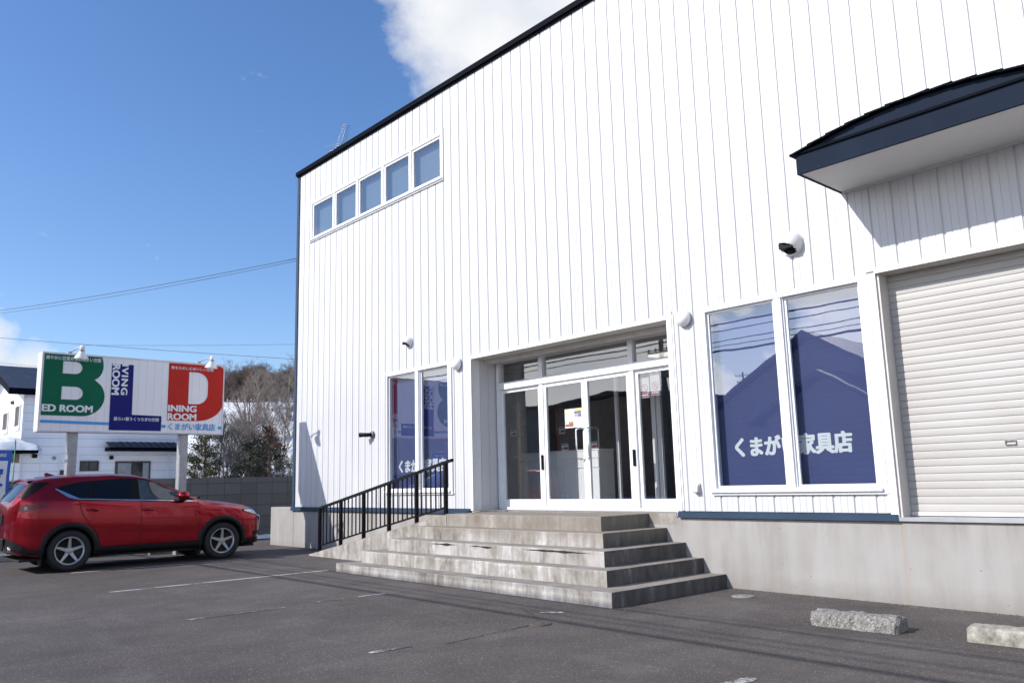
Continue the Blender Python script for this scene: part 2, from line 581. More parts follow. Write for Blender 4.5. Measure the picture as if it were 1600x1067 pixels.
def empty(name, loc=(0, 0, 0), rz=0.0):
    o = bpy.data.objects.new(name, None)
    o.location = loc
    o.rotation_euler = (0, 0, rz)
    o.empty_display_size = 0.2
    col.objects.link(o)
    return o


class MB:
    def __init__(self):
        self.bm = bmesh.new()

    def box(self, x0, x1, y0, y1, z0, z1, mi=0):
        v = [self.bm.verts.new(p) for p in ((x0, y0, z0), (x1, y0, z0), (x1, y1, z0), (x0, y1, z0),
                                            (x0, y0, z1), (x1, y0, z1), (x1, y1, z1), (x0, y1, z1))]
        for f in ((3, 2, 1, 0), (4, 5, 6, 7), (0, 1, 5, 4), (1, 2, 6, 5), (2, 3, 7, 6), (3, 0, 4, 7)):
            fc = self.bm.faces.new([v[i] for i in f])
            fc.material_index = mi
        return self

    def poly(self, pts, mi=0):
        f = self.bm.faces.new([self.bm.verts.new(p) for p in pts])
        f.material_index = mi
        return f

    def prism(self, pts, d, mi=0):
        """closed polygon pts extruded by vector d"""
        d = Vector(d)
        a = [self.bm.verts.new(p) for p in pts]
        b = [self.bm.verts.new(Vector(p) + d) for p in pts]
        n = len(a)
        fs = [self.bm.faces.new(a[::-1]), self.bm.faces.new(b)]
        for i in range(n):
            fs.append(self.bm.faces.new((a[i], a[(i + 1) % n], b[(i + 1) % n], b[i])))
        for f in fs:
            f.material_index = mi
        return self

    def tube(self, pts, r, seg=8, mi=0, cap=True):
        pts = [Vector(p) for p in pts]
        rs = r if isinstance(r, (list, tuple)) else [r] * len(pts)
        rings = []
        prev = None
        for i, p in enumerate(pts):
            a = pts[max(0, i - 1)]
            c = pts[min(len(pts) - 1, i + 1)]
            t = (c - a).normalized()
            if prev is None:
                x = t.orthogonal().normalized()
            else:
                x = (prev - t * prev.dot(t)).normalized()
            prev = x
            y = t.cross(x)
            rings.append([self.bm.verts.new(p + rs[i] * (cos(2 * pi * k / seg) * x + sin(2 * pi * k / seg) * y)) for k in range(seg)])
        for a, b in zip(rings, rings[1:]):
            for k in range(seg):
                f = self.bm.faces.new((a[k], a[(k + 1) % seg], b[(k + 1) % seg], b[k]))
                f.material_index = mi
                f.smooth = True
        if cap and seg > 2:
            self.bm.faces.new(rings[0][::-1]).material_index = mi
            self.bm.faces.new(rings[-1]).material_index = mi
        return self

    def lathe(self, prof, seg=24, axis='Z', center=(0, 0, 0), mi=0, a0=0.0, a1=2 * pi):
        c = Vector(center)
        full = abs(a1 - a0 - 2 * pi) < 1e-6
        n = seg if full else seg + 1
        rings = []
        for r, h in prof:
            ring = []
            for k in range(n):
                a = a0 + (a1 - a0) * k / seg
                x, y = r * cos(a), r * sin(a)
                p = {'Z': (x, y, h), 'Y': (x, h, y), 'X': (h, x, y)}[axis]
                ring.append(self.bm.verts.new(c + Vector(p)))
            rings.append(ring)
        for a, b in zip(rings, rings[1:]):
            for k in range(seg):
                q = (a[k], a[(k + 1) % n], b[(k + 1) % n], b[k])
                f = self.bm.faces.new(q)
                f.smooth = True
                f.material_index = mi
        return self

    def grid(self, rows, mi=0, smooth=False):
        vs = [[self.bm.verts.new(p) for p in row] for row in rows]
        for a, b in zip(vs, vs[1:]):
            for i in range(len(a) - 1):
                f = self.bm.faces.new((a[i], a[i + 1], b[i + 1], b[i]))
                f.smooth = smooth
                f.material_index = mi
        return vs

    def bevel(self, w=0.006, seg=1):
        bmesh.ops.remove_doubles(self.bm, verts=self.bm.verts, dist=1e-5)
        es = [e for e in self.bm.edges if len(e.link_faces) == 2 and e.calc_face_angle(0) > 0.5]
        bmesh.ops.bevel(self.bm, geom=es, offset=w, segments=seg, affect='EDGES', clamp_overlap=True)
        return self

    def xform(self, mtx):
        bmesh.ops.transform(self.bm, matrix=mtx, verts=self.bm.verts)
        return self

    def build(self, name, m, parent=None, smooth=False, weld=False, fix=True):
        if weld:
            bmesh.ops.remove_doubles(self.bm, verts=self.bm.verts, dist=1e-4)
        if fix:
            bmesh.ops.recalc_face_normals(self.bm, faces=self.bm.faces)
        if smooth:
            for f in self.bm.faces:
                f.smooth = True
        me = bpy.data.meshes.new(name)
        self.bm.to_mesh(me)
        self.bm.free()
        for x in (m if isinstance(m, (list, tuple)) else [m]):
            me.materials.append(x)
        o = bpy.data.objects.new(name, me)
        col.objects.link(o)
        if parent:
            o.parent = parent
        return o


def structure(o):
    o['kind'] = 'structure'
    return o


def zg(x):
    """the lot falls slightly towards the shutter bay"""
    t = [(-4, 0.0), (0, 0.003), (2.2, 0.003), (6, -0.014), (10, -0.035), (20, -0.085), (90, -0.45)]
    if x <= t[0][0]:
        return t[0][1]
    for (a, va), (b, vb) in zip(t, t[1:]):
        if x <= b:
            return va + (vb - va) * (x - a) / (b - a)
    return t[-1][1]


def copy_tree(o, parent=None):
    c = o.copy()
    col.objects.link(c)
    if parent:
        c.parent = parent
    for ch in o.children:
        copy_tree(ch, c)
    return c


def text_mesh(body, bold=0.0, spacing=1.0, leading=1.0, align='LEFT'):
    """flat text; bold letters are several slightly shifted sheets of film, one on the other"""
    c = bpy.data.curves.new('txt', 'FONT')
    c.body = body
    c.space_character = spacing
    c.space_line = leading
    c.align_x = align
    c.resolution_u = 4
    o = bpy.data.objects.new('txt', c)
    me = bpy.data.meshes.new_from_object(o)
    bpy.data.objects.remove(o)
    bpy.data.curves.remove(c)
    if bold:
        bm = bmesh.new()
        for i, (dx, dy) in enumerate(((0, 0), (1, 0), (-1, 0), (0, .6), (0, -.6), (.8, .5), (-.8, .5), (.8, -.5), (-.8, -.5))):
            n0 = len(bm.verts)
            bm.from_mesh(me)
            bm.verts.ensure_lookup_table()
            for v in bm.verts[n0:]:
                v.co += Vector((dx * bold, dy * bold, i * 0.0004))
        bm.to_mesh(me)
        bm.free()
    return me


def lettering(name, body, m, parent, origin, right, upv, w, h, bold=0.02, leading=1.0, t=0.002, spacing=1.0):
    """text stretched into the w x h rectangle whose lower left corner is origin"""
    me = text_mesh(body, bold, spacing, leading)
    xs = [v.co.x for v in me.vertices]
    ys = [v.co.y for v in me.vertices]
    x0, x1, y0, y1 = min(xs), max(xs), min(ys), max(ys)
    right, upv, origin = Vector(right), Vector(upv), Vector(origin)
    nrm = right.cross(upv)
    for v in me.vertices:
        a = (v.co.x - x0) / (x1 - x0) * w
        b = (v.co.y - y0) / (y1 - y0) * h
        v.co = origin + right * a + upv * b + nrm * (t + v.co.z)
    me.name = name
    me.materials.clear()
    me.materials.append(m)
    o = bpy.data.objects.new(name, me)
    col.objects.link(o)
    if parent:
        o.parent = parent
    return o


def shape2d(name, loops, m, parent, origin, right, upv, t=0.002):
    """flat filled shape with holes; loops of (s, t) points"""
    c = bpy.data.curves.new('shape', 'CURVE')
    c.dimensions = '2D'
    c.fill_mode = 'BOTH'
    for lp in loops:
        s = c.splines.new('POLY')
        s.points.add(len(lp) - 1)
        for p, (a, b) in zip(s.points, lp):
            p.co = (a, b, 0, 1)
        s.use_cyclic_u = True
    o = bpy.data.objects.new('shape', c)
    me = bpy.data.meshes.new_from_object(o)
    bpy.data.objects.remove(o)
    right, upv, origin = Vector(right), Vector(upv), Vector(origin)
    nrm = right.cross(upv)
    for v in me.vertices:
        v.co = origin + right * v.co.x + upv * v.co.y + nrm * t
    me.name = name
    me.materials.clear()
    me.materials.append(m)
    ob = bpy.data.objects.new(name, me)
    col.objects.link(ob)
    if parent:
        ob.parent = parent
    return ob


def arc(cx, cy, rx, ry, a0, a1, n=14):
    return [(cx + rx * cos(radians(a0 + (a1 - a0) * i / n)), cy + ry * sin(radians(a0 + (a1 - a0) * i / n))) for i in range(n + 1)]


# ================================================================== SETTING
def build_ground():
    b = MB()
    xs = [-4.05, 0, 2.2, 6, 10, 20, 40, 90]
    ys = [-140, -60, -30, -16, -8, -4, 0, 4, 10, 40]
    b.grid([[(x, y, zg(x)) for x in xs] for y in ys])
    structure(b.build('asphalt_ground', ASPHALT))
    # street side and distance: snow covered lots round the asphalt
    def hh(x, y):
        D = (x - 17.39) * -0.744 + (y + 8.89) * 0.668
        pts = [(-200, -0.06), (22, -0.06), (27, 0.15), (33, 0.5), (40, 1.1), (48, 2.2), (58, 5.0), (68, 8.0), (76, 9.5), (86, 10.2), (300, 11.0)]
        z = pts[-1][1]
        for (d0, z0), (d1, z1) in zip(pts, pts[1:]):
            if d0 <= D <= d1:
                k = (D - d0) / (d1 - d0)
                z = z0 + (z1 - z0) * k
                break
        if D > 28:
            z += 0.45 * min(1, (D - 28) / 25) * mnoise.noise(Vector((x * 0.09, y * 0.09, 3.3)))
            z += 0.12 * mnoise.noise(Vector((x * 0.4, y * 0.4, 7.3)))
        return z
    b = MB()
    xs = [-170 + 2.2 * i for i in range(76)]
    xs = [x for x in xs if x < -4.3] + [-4.06]
    ys = [-110 + 2.4 * i for i in range(90)]
    b.grid([[(x, y, hh(x, y)) for x in xs] for y in ys], smooth=True)
    structure(b.build('snowy_hillside', SNOW))
    return hh


HH = build_ground()


def line(name, pts, w, m=LINE, dz=0.004, wob=0.0):
    b = MB()
    L, Rr = [], []
    for i, (x, y) in enumerate(pts):
        a = Vector(pts[max(0, i - 1)])
        c = Vector(pts[min(len(pts) - 1, i + 1)])
        t = (c - a).normalized()
        n = Vector((-t.y, t.x))
        k = w / 2 * (1 + (R.uniform(-wob, wob) if wob else 0))
        L.append((x + n.x * k, y + n.y * k, zg(x + n.x * k) + dz))
        Rr.append((x - n.x * k, y - n.y * k, zg(x - n.x * k) + dz))
    b.grid([L, Rr])
    return structure(b.build(name, m))


def sub(a, b, n):
    return [(a[0] + (b[0] - a[0]) * i / n, a[1] + (b[1] - a[1]) * i / n) for i in range(n + 1)]


line('parking_line', sub((2.02, -5.0), (2.20, -2.1), 10), 0.085, LINE2)
line('parking_line', sub((5.30, -5.35), (5.31, -2.1), 10), 0.075, LINE2)
line('parking_line', sub((8.45, -5.5), (8.46, -4.38), 8), 0.08, wob=0.4)
line('parking_line', sub((8.35, -3.99), (8.38, -3.6), 5), 0.07, wob=0.5)
line('parking_line', sub((8.37, -3.45), (8.38, -3.02), 5), 0.06, wob=0.5)
line('parking_line', sub((11.34, -5.10), (11.35, -4.70), 5), 0.075, wob=0.4)
line('parking_line', sub((13.99, -4.25), (14.05, -3.75), 6), 0.10, wob=0.5)
line('parking_line', sub((10.93, -2.80), (11.10, -2.62), 4), 0.10, wob=0.5)
CRACK = mat('asphalt_crack', (0.012, 0.011, 0.011), 0.9)
cp = []
for i in range(30):
    k = i / 29
    x = 11.40 + 0.12 * k - 0.02
    y = -3.30 - 1.15 * k
    cp.append((x + R.uniform(-.018, .018), y))
line('ground_crack', cp, 0.011, CRACK, 0.003, 0.6)
cp = [(11.42 - 0.9 * k + R.uniform(-.02, .02), -3.22 + 0.55 * k + R.uniform(-.02, .02)) for k in [i / 16 for i in range(17)]]
line('ground_crack', cp, 0.007, CRACK, 0.003, 0.6)

IRON = mat('rusty_cast_iron', (0.085, 0.065, 0.055), 0.7, 0.2, 0.3, 30.0)


def cover(x, y, r, m, label, name):
    b = MB()
    z = zg(x)
    b.lathe([(0.0, 0.010), (r * 0.45, 0.011), (r * 0.47, 0.007), (r * 0.55, 0.007), (r * 0.57, 0.011), (r * 0.84, 0.010), (r * 0.86, 0.003), (r * 0.9, 0.003), (r * 0.91, 0.009), (r, 0.008), (r, 0.0)], 28, 'Z', (x, y, z))
    tag(b.build(name, m), label, 'cover')


cover(11.41, -3.26, 0.115, IRON, 'small rusty round valve cover in the asphalt in front of the steps', 'valve_cover')
cover(11.87, -0.52, 0.13, mat('grey_resin_cover', (0.20, 0.195, 0.19), 0.7, 0, 0.15), 'light grey round drain cover beside the base of the steps', 'drain_cover')

# ================================================================== STORE BUILDING
store = empty('store_building', (0, 0, 0))
tag(store, 'large white furniture store clad in ribbed steel siding with navy roof edge', 'building')

ZB, ZT = 0.84, 8.66
XR = 22.0
DEPTH = 15.0
OPEN = [(0.64, 5.66, 6.90, 7.80), (3.79, 5.80, 1.15, 3.42), (6.37, 10.65, 0.0, 3.42), (11.22, 13.33, 1.11, 3.43), (13.50, 16.40, 0.0, 3.45)]


def build_siding():
    b = MB()
    P = 0.2445
    x_off = 0.06
    prof = [(0.0, 0.016), (0.018, 0.016), (0.022, 0.0), (0.082, 0.0), (0.085, 0.004), (0.089, 0.004), (0.092, 0.0), (0.160, 0.0), (0.163, 0.004), (0.167, 0.004), (0.170, 0.0), (0.2345, 0.0)]
    pts = [(0.0, 0.0)]
    k = 0
    while x_off + k * P < XR:
        for dx, dd in prof:
            pts.append((x_off + k * P + dx, dd))
        k += 1
    pts = [p for p in pts if p[0] < XR] + [(XR, 0.0)]
    cuts = sorted({o[0] for o in OPEN} | {o[1] for o in OPEN})
    full = []
    for (xa, da), (xb, db) in zip(pts, pts[1:]):
        full.append((xa, da))
        for c in cuts:
            if xa + 1e-4 < c < xb - 1e-4:
                full.append((c, da + (db - da) * (c - xa) / (xb - xa)))
    full.append(pts[-1])
    for (xa, da), (xb, db) in zip(full, full[1:]):
        if xb - xa < 1e-5:
            continue
        xm = (xa + xb) / 2
        iv = sorted((o[2], o[3]) for o in OPEN if o[0] < xm < o[1])
        z = ZB
        segs = []
        for a, c in iv:
            if a > z:
                segs.append((z, a))
            z = max(z, c)
        segs.append((z, ZT))
        for a, c in segs:
            b.poly([(xa, da, a), (xb, db, a), (xb, db, c), (xa, da, c)])
    # side and rear walls
    b.box(-0.001, 0.02, 0.015, DEPTH, ZB, ZT)
    b.box(XR - 0.02, XR, 0.015, DEPTH, ZB, ZT)
    b.box(0.02, XR - 0.02, DEPTH - 0.02, DEPTH, ZB, ZT)
    b.build('wall', SIDING, store, fix=False)


build_siding()
b = MB()
b.box(0.02, XR - 0.02, 0.03, DEPTH - 0.03, 8.60, 8.655)
b.build('roof', NAVYD, store)
b = MB()
b.box(-0.07, XR + 0.07, -0.065, 0.18, ZT - 0.01, ZT + 0.085)
b.box(-0.07, 0.18, 0.18, DEPTH, ZT - 0.01, ZT + 0.085)
b.box(XR - 0.18, XR + 0.07, 0.18, DEPTH, ZT - 0.01, ZT + 0.085)
b.box(-0.05, XR + 0.05, -0.030, -0.003, ZT - 0.045, ZT - 0.012)
b.build('roof_edge', NAVYD, store)
b = MB()
b.box(-0.055, 0.045, -0.016, -0.002, ZB - 0.01, ZT - 0.05)
b.box(-0.055, -0.004, -0.002, 0.10, ZB - 0.01, ZT - 0.05)
b.build('corner_trim', BANDB, store)
# blue drip flashing above the foundation
for x0, x1 in ((-0.06, 6.36), (10.66, 13.49)):
    b = MB()
    b.box(x0, x1, -0.045, -0.002, 0.79, 0.86)
    b.box(x0, x1, -0.028, -0.002, 0.862, 0.872)
    b.build('flashing', BANDB, store)
# foundation
b = MB()
b.box(0.0, XR, 0.0, 0.25, -0.4, 0.788)
b.box(-1.13, -0.0, 0.0, 0.30, -0.3, 0.86)
b.box(-0.02, 0.2, 0.30, DEPTH, -0.3, 0.80)
b.bevel(0.012)
b.build('foundation', FOUND, store)

# interior (seen through the entrance glass)
b = MB()
FLOORM = mat('grey_shop_floor', (0.20, 0.19, 0.18), 0.4)
b.box(5.0, 13.0, 0.25, 8.0, 0.70, 0.842)
b.build('floor', FLOORM, store)
b = MB()
b.box(5.0, 13.0, 0.02, 8.0, 3.46, 3.56)
b.build('ceiling', mat('grey_ceiling', (0.42, 0.40, 0.38), 0.8), store)
b = MB()
b.box(4.9, 5.0, 0.3, 8.0, 0.84, 3.46)
b.box(13.0, 13.1, 0.3, 8.0, 0.84, 3.46)
b.box(5.0, 13.0, 8.0, 8.1, 0.84, 3.46)
b.build('interior_wall', mat('dim_interior_wall', (0.20, 0.19, 0.18), 0.8), store)
TUBE = m_emit('fluorescent_tube', (1.0, 0.96, 0.86), 0.5)
for x, y in ((8.2, 2.6), (8.2, 4.6), (6.0, 3.4)):
    MB().box(x, x + 1.3, y, y + 0.22, 3.42, 3.455).build('ceiling_light', TUBE, store)


# ---- windows
def frame_bars(b, x0, x1, z0, z1, w, y0, y1):
    b.box(x0, x1, y0, y1, z0, z0 + w)
    b.box(x0, x1, y0, y1, z1 - w, z1)
    b.box(x0, x0 + w, y0, y1, z0 + w, z1 - w)
    b.box(x1 - w, x1, y0, y1, z0 + w, z1 - w)


def showcase(x0, x1, z0, z1, txt):
    b = MB()
    # recessed outer frame, flush outer lip and sill
    frame_bars(b, x0, x1, z0, z1, 0.035, -0.020, 0.14)
    b.box(x0 - 0.03, x1 + 0.03, -0.060, -0.022, z0 - 0.012, z0 + 0.020)
    b.box(x0 - 0.02, x1 + 0.09, -0.030, -0.003, z0 - 0.045, z0 - 0.014)
    b.box(x1 + 0.002, x1 + 0.075, -0.024, -0.004, z0 - 0.012, z1 + 0.045)
    b.box(x0 - 0.02, x1 + 0.0, -0.026, -0.004, z1 + 0.002, z1 + 0.03)
    xm = (x0 + x1) / 2 + 0.015
    b.box(xm - 0.055, xm + 0.045, -0.012, 0.10, z0 + 0.035, z1 - 0.035)
    b.box(xm + 0.046, xm + 0.062, 0.012, 0.10, z0 + 0.035, z1 - 0.035)
    # sliding sashes
    frame_bars(b, x0 + 0.037, xm - 0.057, z0 + 0.037, z1 - 0.037, 0.030, 0.02, 0.055)
    frame_bars(b, xm + 0.064, x1 - 0.037, z0 + 0.037, z1 - 0.037, 0.030, 0.035, 0.070)
    win = b.build('window', ALU, store)
    for a, c, y in ((x0 + 0.067, xm - 0.087, 0.036), (xm + 0.094, x1 - 0.067, 0.050)):
        g = MB()
        g.poly([(a, y, z0 + 0.067), (c, y, z0 + 0.067), (c, y, z1 - 0.067), (a, y, z1 - 0.067)])
        g.build('pane', GLASS, win)
    g = MB()
    g.box(x0 - 0.02, x1 + 0.02, 0.150, 0.156, z0 - 0.02, z1 - 0.02)
    g.build('blind', BLIND, win)
    lettering('lettering', 'くまがい家具店', LETTERW, win, (txt[0], 0.1495, txt[2]), (1, 0, 0), (0, 0, 1), txt[1] - txt[0], txt[3] - txt[2], 0.058, t=0.0015)
    return win


showcase(11.22, 13.33, 1.115, 3.43, (11.46, 12.99, 1.525, 1.775))
showcase(3.79, 5.80, 1.16, 3.42, (3.98, 5.48, 1.515, 1.765))

# upper strip of five windows
b = MB()
x0, x1, z0, z1 = 0.64, 5.66, 6.90, 7.80
frame_bars(b, x0, x1, z0, z1, 0.030, -0.012, 0.12)
b.box(x0 - 0.03, x1 + 0.03, -0.055, -0.014, z0 - 0.015, z0 + 0.012)
b.box(x0 - 0.06, x1 + 0.05, -0.028, -0.003, z0 - 0.045, z0 - 0.017)
b.box(x1 + 0.002, x1 + 0.05, -0.022, -0.003, z0 - 0.01, z1 + 0.09)
b.box(x0 - 0.01, x1 + 0.0, -0.020, 0.02, z1 + 0.002, z1 + 0.020)
w5 = (x1 - x0 - 0.06) / 5
strip = None
cells = []
for i in range(5):
    a = x0 + 0.03 + i * w5
    c = a + w5
    if i:
        b.box(a - 0.035, a + 0.035, -0.010, 0.10, z0 + 0.03, z1 - 0.03)
    aa = a + (0.036 if i else 0.0)
    cc = c - (0.036 if i < 4 else 0.0)
    frame_bars(b, aa + 0.002, cc - 0.002, z0 + 0.032, z1 - 0.032, 0.045, 0.01, 0.06)
    cells.append((aa + 0.047, cc - 0.047))
strip = b.build('window', ALU, store)
for a, c in cells:
    g = MB()
    g.poly([(a, 0.036, z0 + 0.077), (c, 0.036, z0 + 0.077), (c, 0.036, z1 - 0.077), (a, 0.036, z1 - 0.077)])
    g.build('pane', GLASS, strip)
g = MB()
g.box(x0 - 0.02, x1 + 0.02, 0.14, 0.146, z0 - 0.02, z1 + 0.02)
g.build('blind', BLINDG, strip)

# ---- entrance
DY = 0.60
b = MB()
b.box(6.372, 6.40, 0.0, 0.20, 0.80, 3.42)                 # plain white return
b.box(6.36, 6.43, -0.018, -0.001, 0.84, 3.46)
b.box(10.645, 10.72, -0.022, -0.001, 0.80, 3.50)          # right hand trim
b.box(10.722, 10.745, -0.012, -0.001, 0.88, 3.46)
b.box(10.62, 10.648, 0.0, 0.75, 0.80, 3.42)
b.box(6.43, 10.645, -0.020, -0.001, 3.40, 3.46)
b.build('entrance_trim', TRIMW, store)
b = MB()
for i, (ya, yb) in enumerate(((0.205, 0.385), (0.39, 0.57))):
    b.box(6.374, 6.405, ya, yb, 0.84, 3.40)
b.build('entrance_reveal', SIDING, store)
b = MB()
b.box(6.40, 10.62, 0.0, 0.75, 3.405, 3.45)
b.box(6.40, 10.62, 0.30, 0.46, 3.34, 3.404)
b.build('entrance_soffit', TRIMC, store)
b = MB()
EZ0, EZ1 = 0.845, 3.40
b.box(6.43, 6.50, DY - 0.05, DY + 0.07, EZ0, EZ1)
b.box(10.53, 10.615, DY - 0.05, DY + 0.07, EZ0, EZ1)
b.box(6.50, 10.53, DY - 0.05, DY + 0.07, EZ1 - 0.06, EZ1)
b.box(6.50, 10.53, DY - 0.062, DY + 0.07, 2.885, 3.000)
b.box(6.50, 10.53, DY - 0.06, DY + 0.07, EZ0 - 0.005, EZ0 + 0.035)
for x in (7.55, 9.49):
    b.box(x - 0.045, x + 0.045, DY - 0.045, DY + 0.06, 3.0, EZ1 - 0.06)
    b.box(x - 0.045, x + 0.045, DY - 0.045, DY + 0.06, EZ0 + 0.035, 2.885)
ent = b.build('entrance_frame', ALU, store)
for a, c in ((6.50, 7.505), (7.595, 9.445), (9.535, 10.53)):
    g = MB()
    g.poly([(a, DY + 0.006, 3.0), (c, DY + 0.006, 3.0), (c, DY + 0.006, EZ1 - 0.06), (a, DY + 0.006, EZ1 - 0.06)])
    g.build('pane', DGLASS, ent)


def leaf(name, a, c, y, pane_b=0.125):
    b = MB()
    z0, z1 = EZ0 + 0.037, 2.883
    b.box(a, a + 0.06, y, y + 0.045, z0, z1)
    b.box(c - 0.06, c, y, y + 0.045, z0, z1)
    b.box(a + 0.06, c - 0.06, y, y + 0.045, z0, z0 + pane_b)
    b.box(a + 0.06, c - 0.06, y, y + 0.045, z1 - 0.06, z1)
    o = b.build(name, ALU, store)
    g = MB()
    g.poly([(a + 0.06, y + 0.022, z0 + pane_b), (c - 0.06, y + 0.022, z0 + pane_b), (c - 0.06, y + 0.022, z1 - 0.06), (a + 0.06, y + 0.022, z1 - 0.06)])
    g.build('pane', DGLASS, o)
    return o


leaf('sidelight', 6.502, 7.503, DY - 0.01)
leaf('sidelight', 9.537, 10.528, DY - 0.01)
dl = leaf('door', 7.597, 8.517, DY - 0.03)
dr = leaf('door', 8.523, 9.443, DY - 0.03)


def d_handle(x, parent):
    y = DY - 0.03
    z0, z1 = 1.62, 2.10
    off = 0.085
    pts = [(x, y, z0), (x, y - off * 0.6, z0), (x, y - off * 0.9, z0 + 0.02), (x, y - off, z0 + 0.05), (x, y - off, z1 - 0.05), (x, y - off * 0.9, z1 - 0.02), (x, y - off * 0.6, z1), (x, y, z1)]
    # the bar runs sideways out from the stile in a wide D
    s = -1 if x < 8.52 else 1
    pts = [(p[0] + s * (0.10 if 1 < i < 6 else (0.05 if i in (1, 6) else 0.0)), p[1], p[2]) for i, p in enumerate(pts)]
    MB().tube(pts, 0.014, 10).build('handle', CHROME, parent)


d_handle(8.488, dl)
d_handle(8.552, dr)
for x in (7.55, 9.49):
    MB().box(x - 0.022, x + 0.022, DY - 0.072, DY - 0.046, 1.48, 1.72).bevel(0.006).build('latch', BLACKP, ent)

# ---- roller shutter
SX0, SX1, SZ0, SZ1, SY = 13.50, 16.40, 0.83, 3.45, 0.20
b = MB()
P = 0.0775
rows = []
z = SZ0 + 0.055
while z < SZ1:
    for dz, dy in ((0.0, 0.009), (0.004, 0.001), (0.030, -0.0015), (0.056, -0.001), (0.071, 0.001), (0.074, 0.009)):
        rows.append((z + dz, SY + dy))
    z += P
b.grid([[(SX0 + 0.03, y, zz), (SX1 - 0.03, y, zz)] for zz, y in rows if zz < SZ1 + 0.05])
sh = b.build('shutter', SHUT, store)
MB().box(SX0 + 0.03, SX1 - 0.03, SY - 0.012, SY + 0.03, SZ0 + 0.008, SZ0 + 0.054).bevel(0.004).build('bottom_rail', TRIMC, sh)
for x in (14.56, 15.36):
    b = MB()
    frame_bars(b, x - 0.05, x + 0.05, 1.53, 1.575, 0.008, SY - 0.016, SY + 0.006)
    b.build('pull_slot', CHROME, sh)
b = MB()
b.lathe([(0.0, -0.026), (0.014, -0.026), (0.018, -0.012), (0.034, -0.010), (0.036, 0.004)], 20, 'Y', (14.82, SY, 1.875))
b.build('lock', CHROME, sh)
b = MB()
b.box(14.83, 14.855, SY - 0.0125, SY - 0.0122, 0.872, 0.89)
b.build('maker_plate', mat('blue_plate', (0.03, 0.05, 0.12), 0.4), sh)
b = MB()
b.box(SX0 - 0.085, SX0 - 0.001, -0.030, -0.003, SZ0 - 0.01, SZ1 + 0.045)     # left casing face
b.box(SX0 - 0.115, SX0 - 0.087, -0.015, -0.003, SZ0 + 0.05, SZ1 + 0.0)
b.box(SX1 + 0.001, SX1 + 0.085, -0.030, -0.003, SZ0 - 0.01, SZ1 + 0.045)
b.box(SX0 - 0.001, SX1 + 0.001, -0.050, -0.003, SZ1 - 0.01, SZ1 + 0.045)
b.box(SX0 - 0.10, SX0 - 0.002, -0.050, -0.031, SZ1 + 0.02, SZ1 + 0.045)
b.build('shutter_casing', TRIMW, store)
b = MB()
b.box(SX0, SX0 + 0.028, -0.003, SY + 0.05, SZ0, SZ1 - 0.012)
b.box(SX1 - 0.028, SX1, -0.003, SY + 0.05, SZ0, SZ1 - 0.012)
b.box(SX0, SX1, 0.02, SY + 0.25, SZ1 - 0.011, SZ1 + 0.03)
b.build('shutter_jamb', TRIMC, store)
b = MB()
b.box(SX0 - 0.06, SX1 + 0.06, -0.035, SY + 0.06, 0.792, 0.832)
b.build('shutter_sill', ALUG, store)
b = MB()
b.box(SX0, SX1, SY + 0.07, SY + 0.1, SZ0, SZ1)
b.build('shutter_backing', DARK, store)

# ---- curved canopy over the shutter
CX0, CX1, CY = 13.19, 15.82, -0.955
CZ = 4.452
FH = 0.225
cm = (CX0 + CX1) / 2
half = (CX1 - CX0) / 2
RISE = 0.185


def arch(x):
    k = (x - cm) / half
    return CZ + FH + RISE * (1 - k * k)


b = MB()
b.box(CX0, CX1, CY, CY + 0.03, CZ, CZ + FH)
b.box(CX0, CX0 + 0.03, CY + 0.03, -0.002, CZ, CZ + FH)
b.box(CX1 - 0.03, CX1, CY + 0.03, -0.002, CZ, CZ + FH)
can = b.build('canopy', NAVY, store)
b = MB()
n = 26
xs = [CX0 + 0.0 + (CX1 - CX0) * i / n for i in range(n + 1)]
b.prism([(x, CY + 0.012, CZ + FH + 0.002) for x in (CX0, CX1)] + [(x, CY + 0.012, arch(x) - 0.02) for x in xs[::-1][1:-1]], (0, 0.03, 0))
b.build('arch_panel', NAVY, can)
b = MB()
b.box(CX0 - 0.012, CX1 + 0.012, CY - 0.022, CY + 0.011, CZ + FH - 0.012, CZ + FH + 0.014)
b.build('fascia_cap', NAVYD, can)
# stepped metal roofing courses, each lapping the one below
b = MB()
nc = 13
L = (CX1 - CX0 + 0.10) / nc
for i in range(nc):
    xa = CX0 - 0.05 + i * L
    xb = xa + L
    mid = (xa + xb) / 2
    lap = 0.016
    if mid < cm:
        za, zb_ = arch(max(xa, CX0 - 0.04)) + lap, arch(xb) + 0.004
        xa2, xb2 = xa - 0.0, xb + 0.05
        zb_ = arch(min(xb2, CX1)) + 0.002
    else:
        xa2, xb2 = xa - 0.05, xb
        za, zb_ = arch(max(xa2, CX0)) + 0.002, arch(min(xb, CX1 + 0.04)) + lap
    b.prism([(xa2, CY - 0.045, za - 0.018), (xb2, CY - 0.045, zb_ - 0.018), (xb2, CY - 0.045, zb_), (xa2, CY - 0.045, za)], (0, 0.955 + 0.043, 0))
b.build('roofing', NAVYD, can)
b = MB()
b.box(CX0 + 0.031, CX1 - 0.031, CY + 0.031, -0.003, CZ + 0.006, CZ + 0.03)
b.box(CX0 + 0.031, CX1 - 0.031, -0.03, -0.003, CZ - 0.012, CZ + 0.005)
b.build('soffit', SOFF, can)

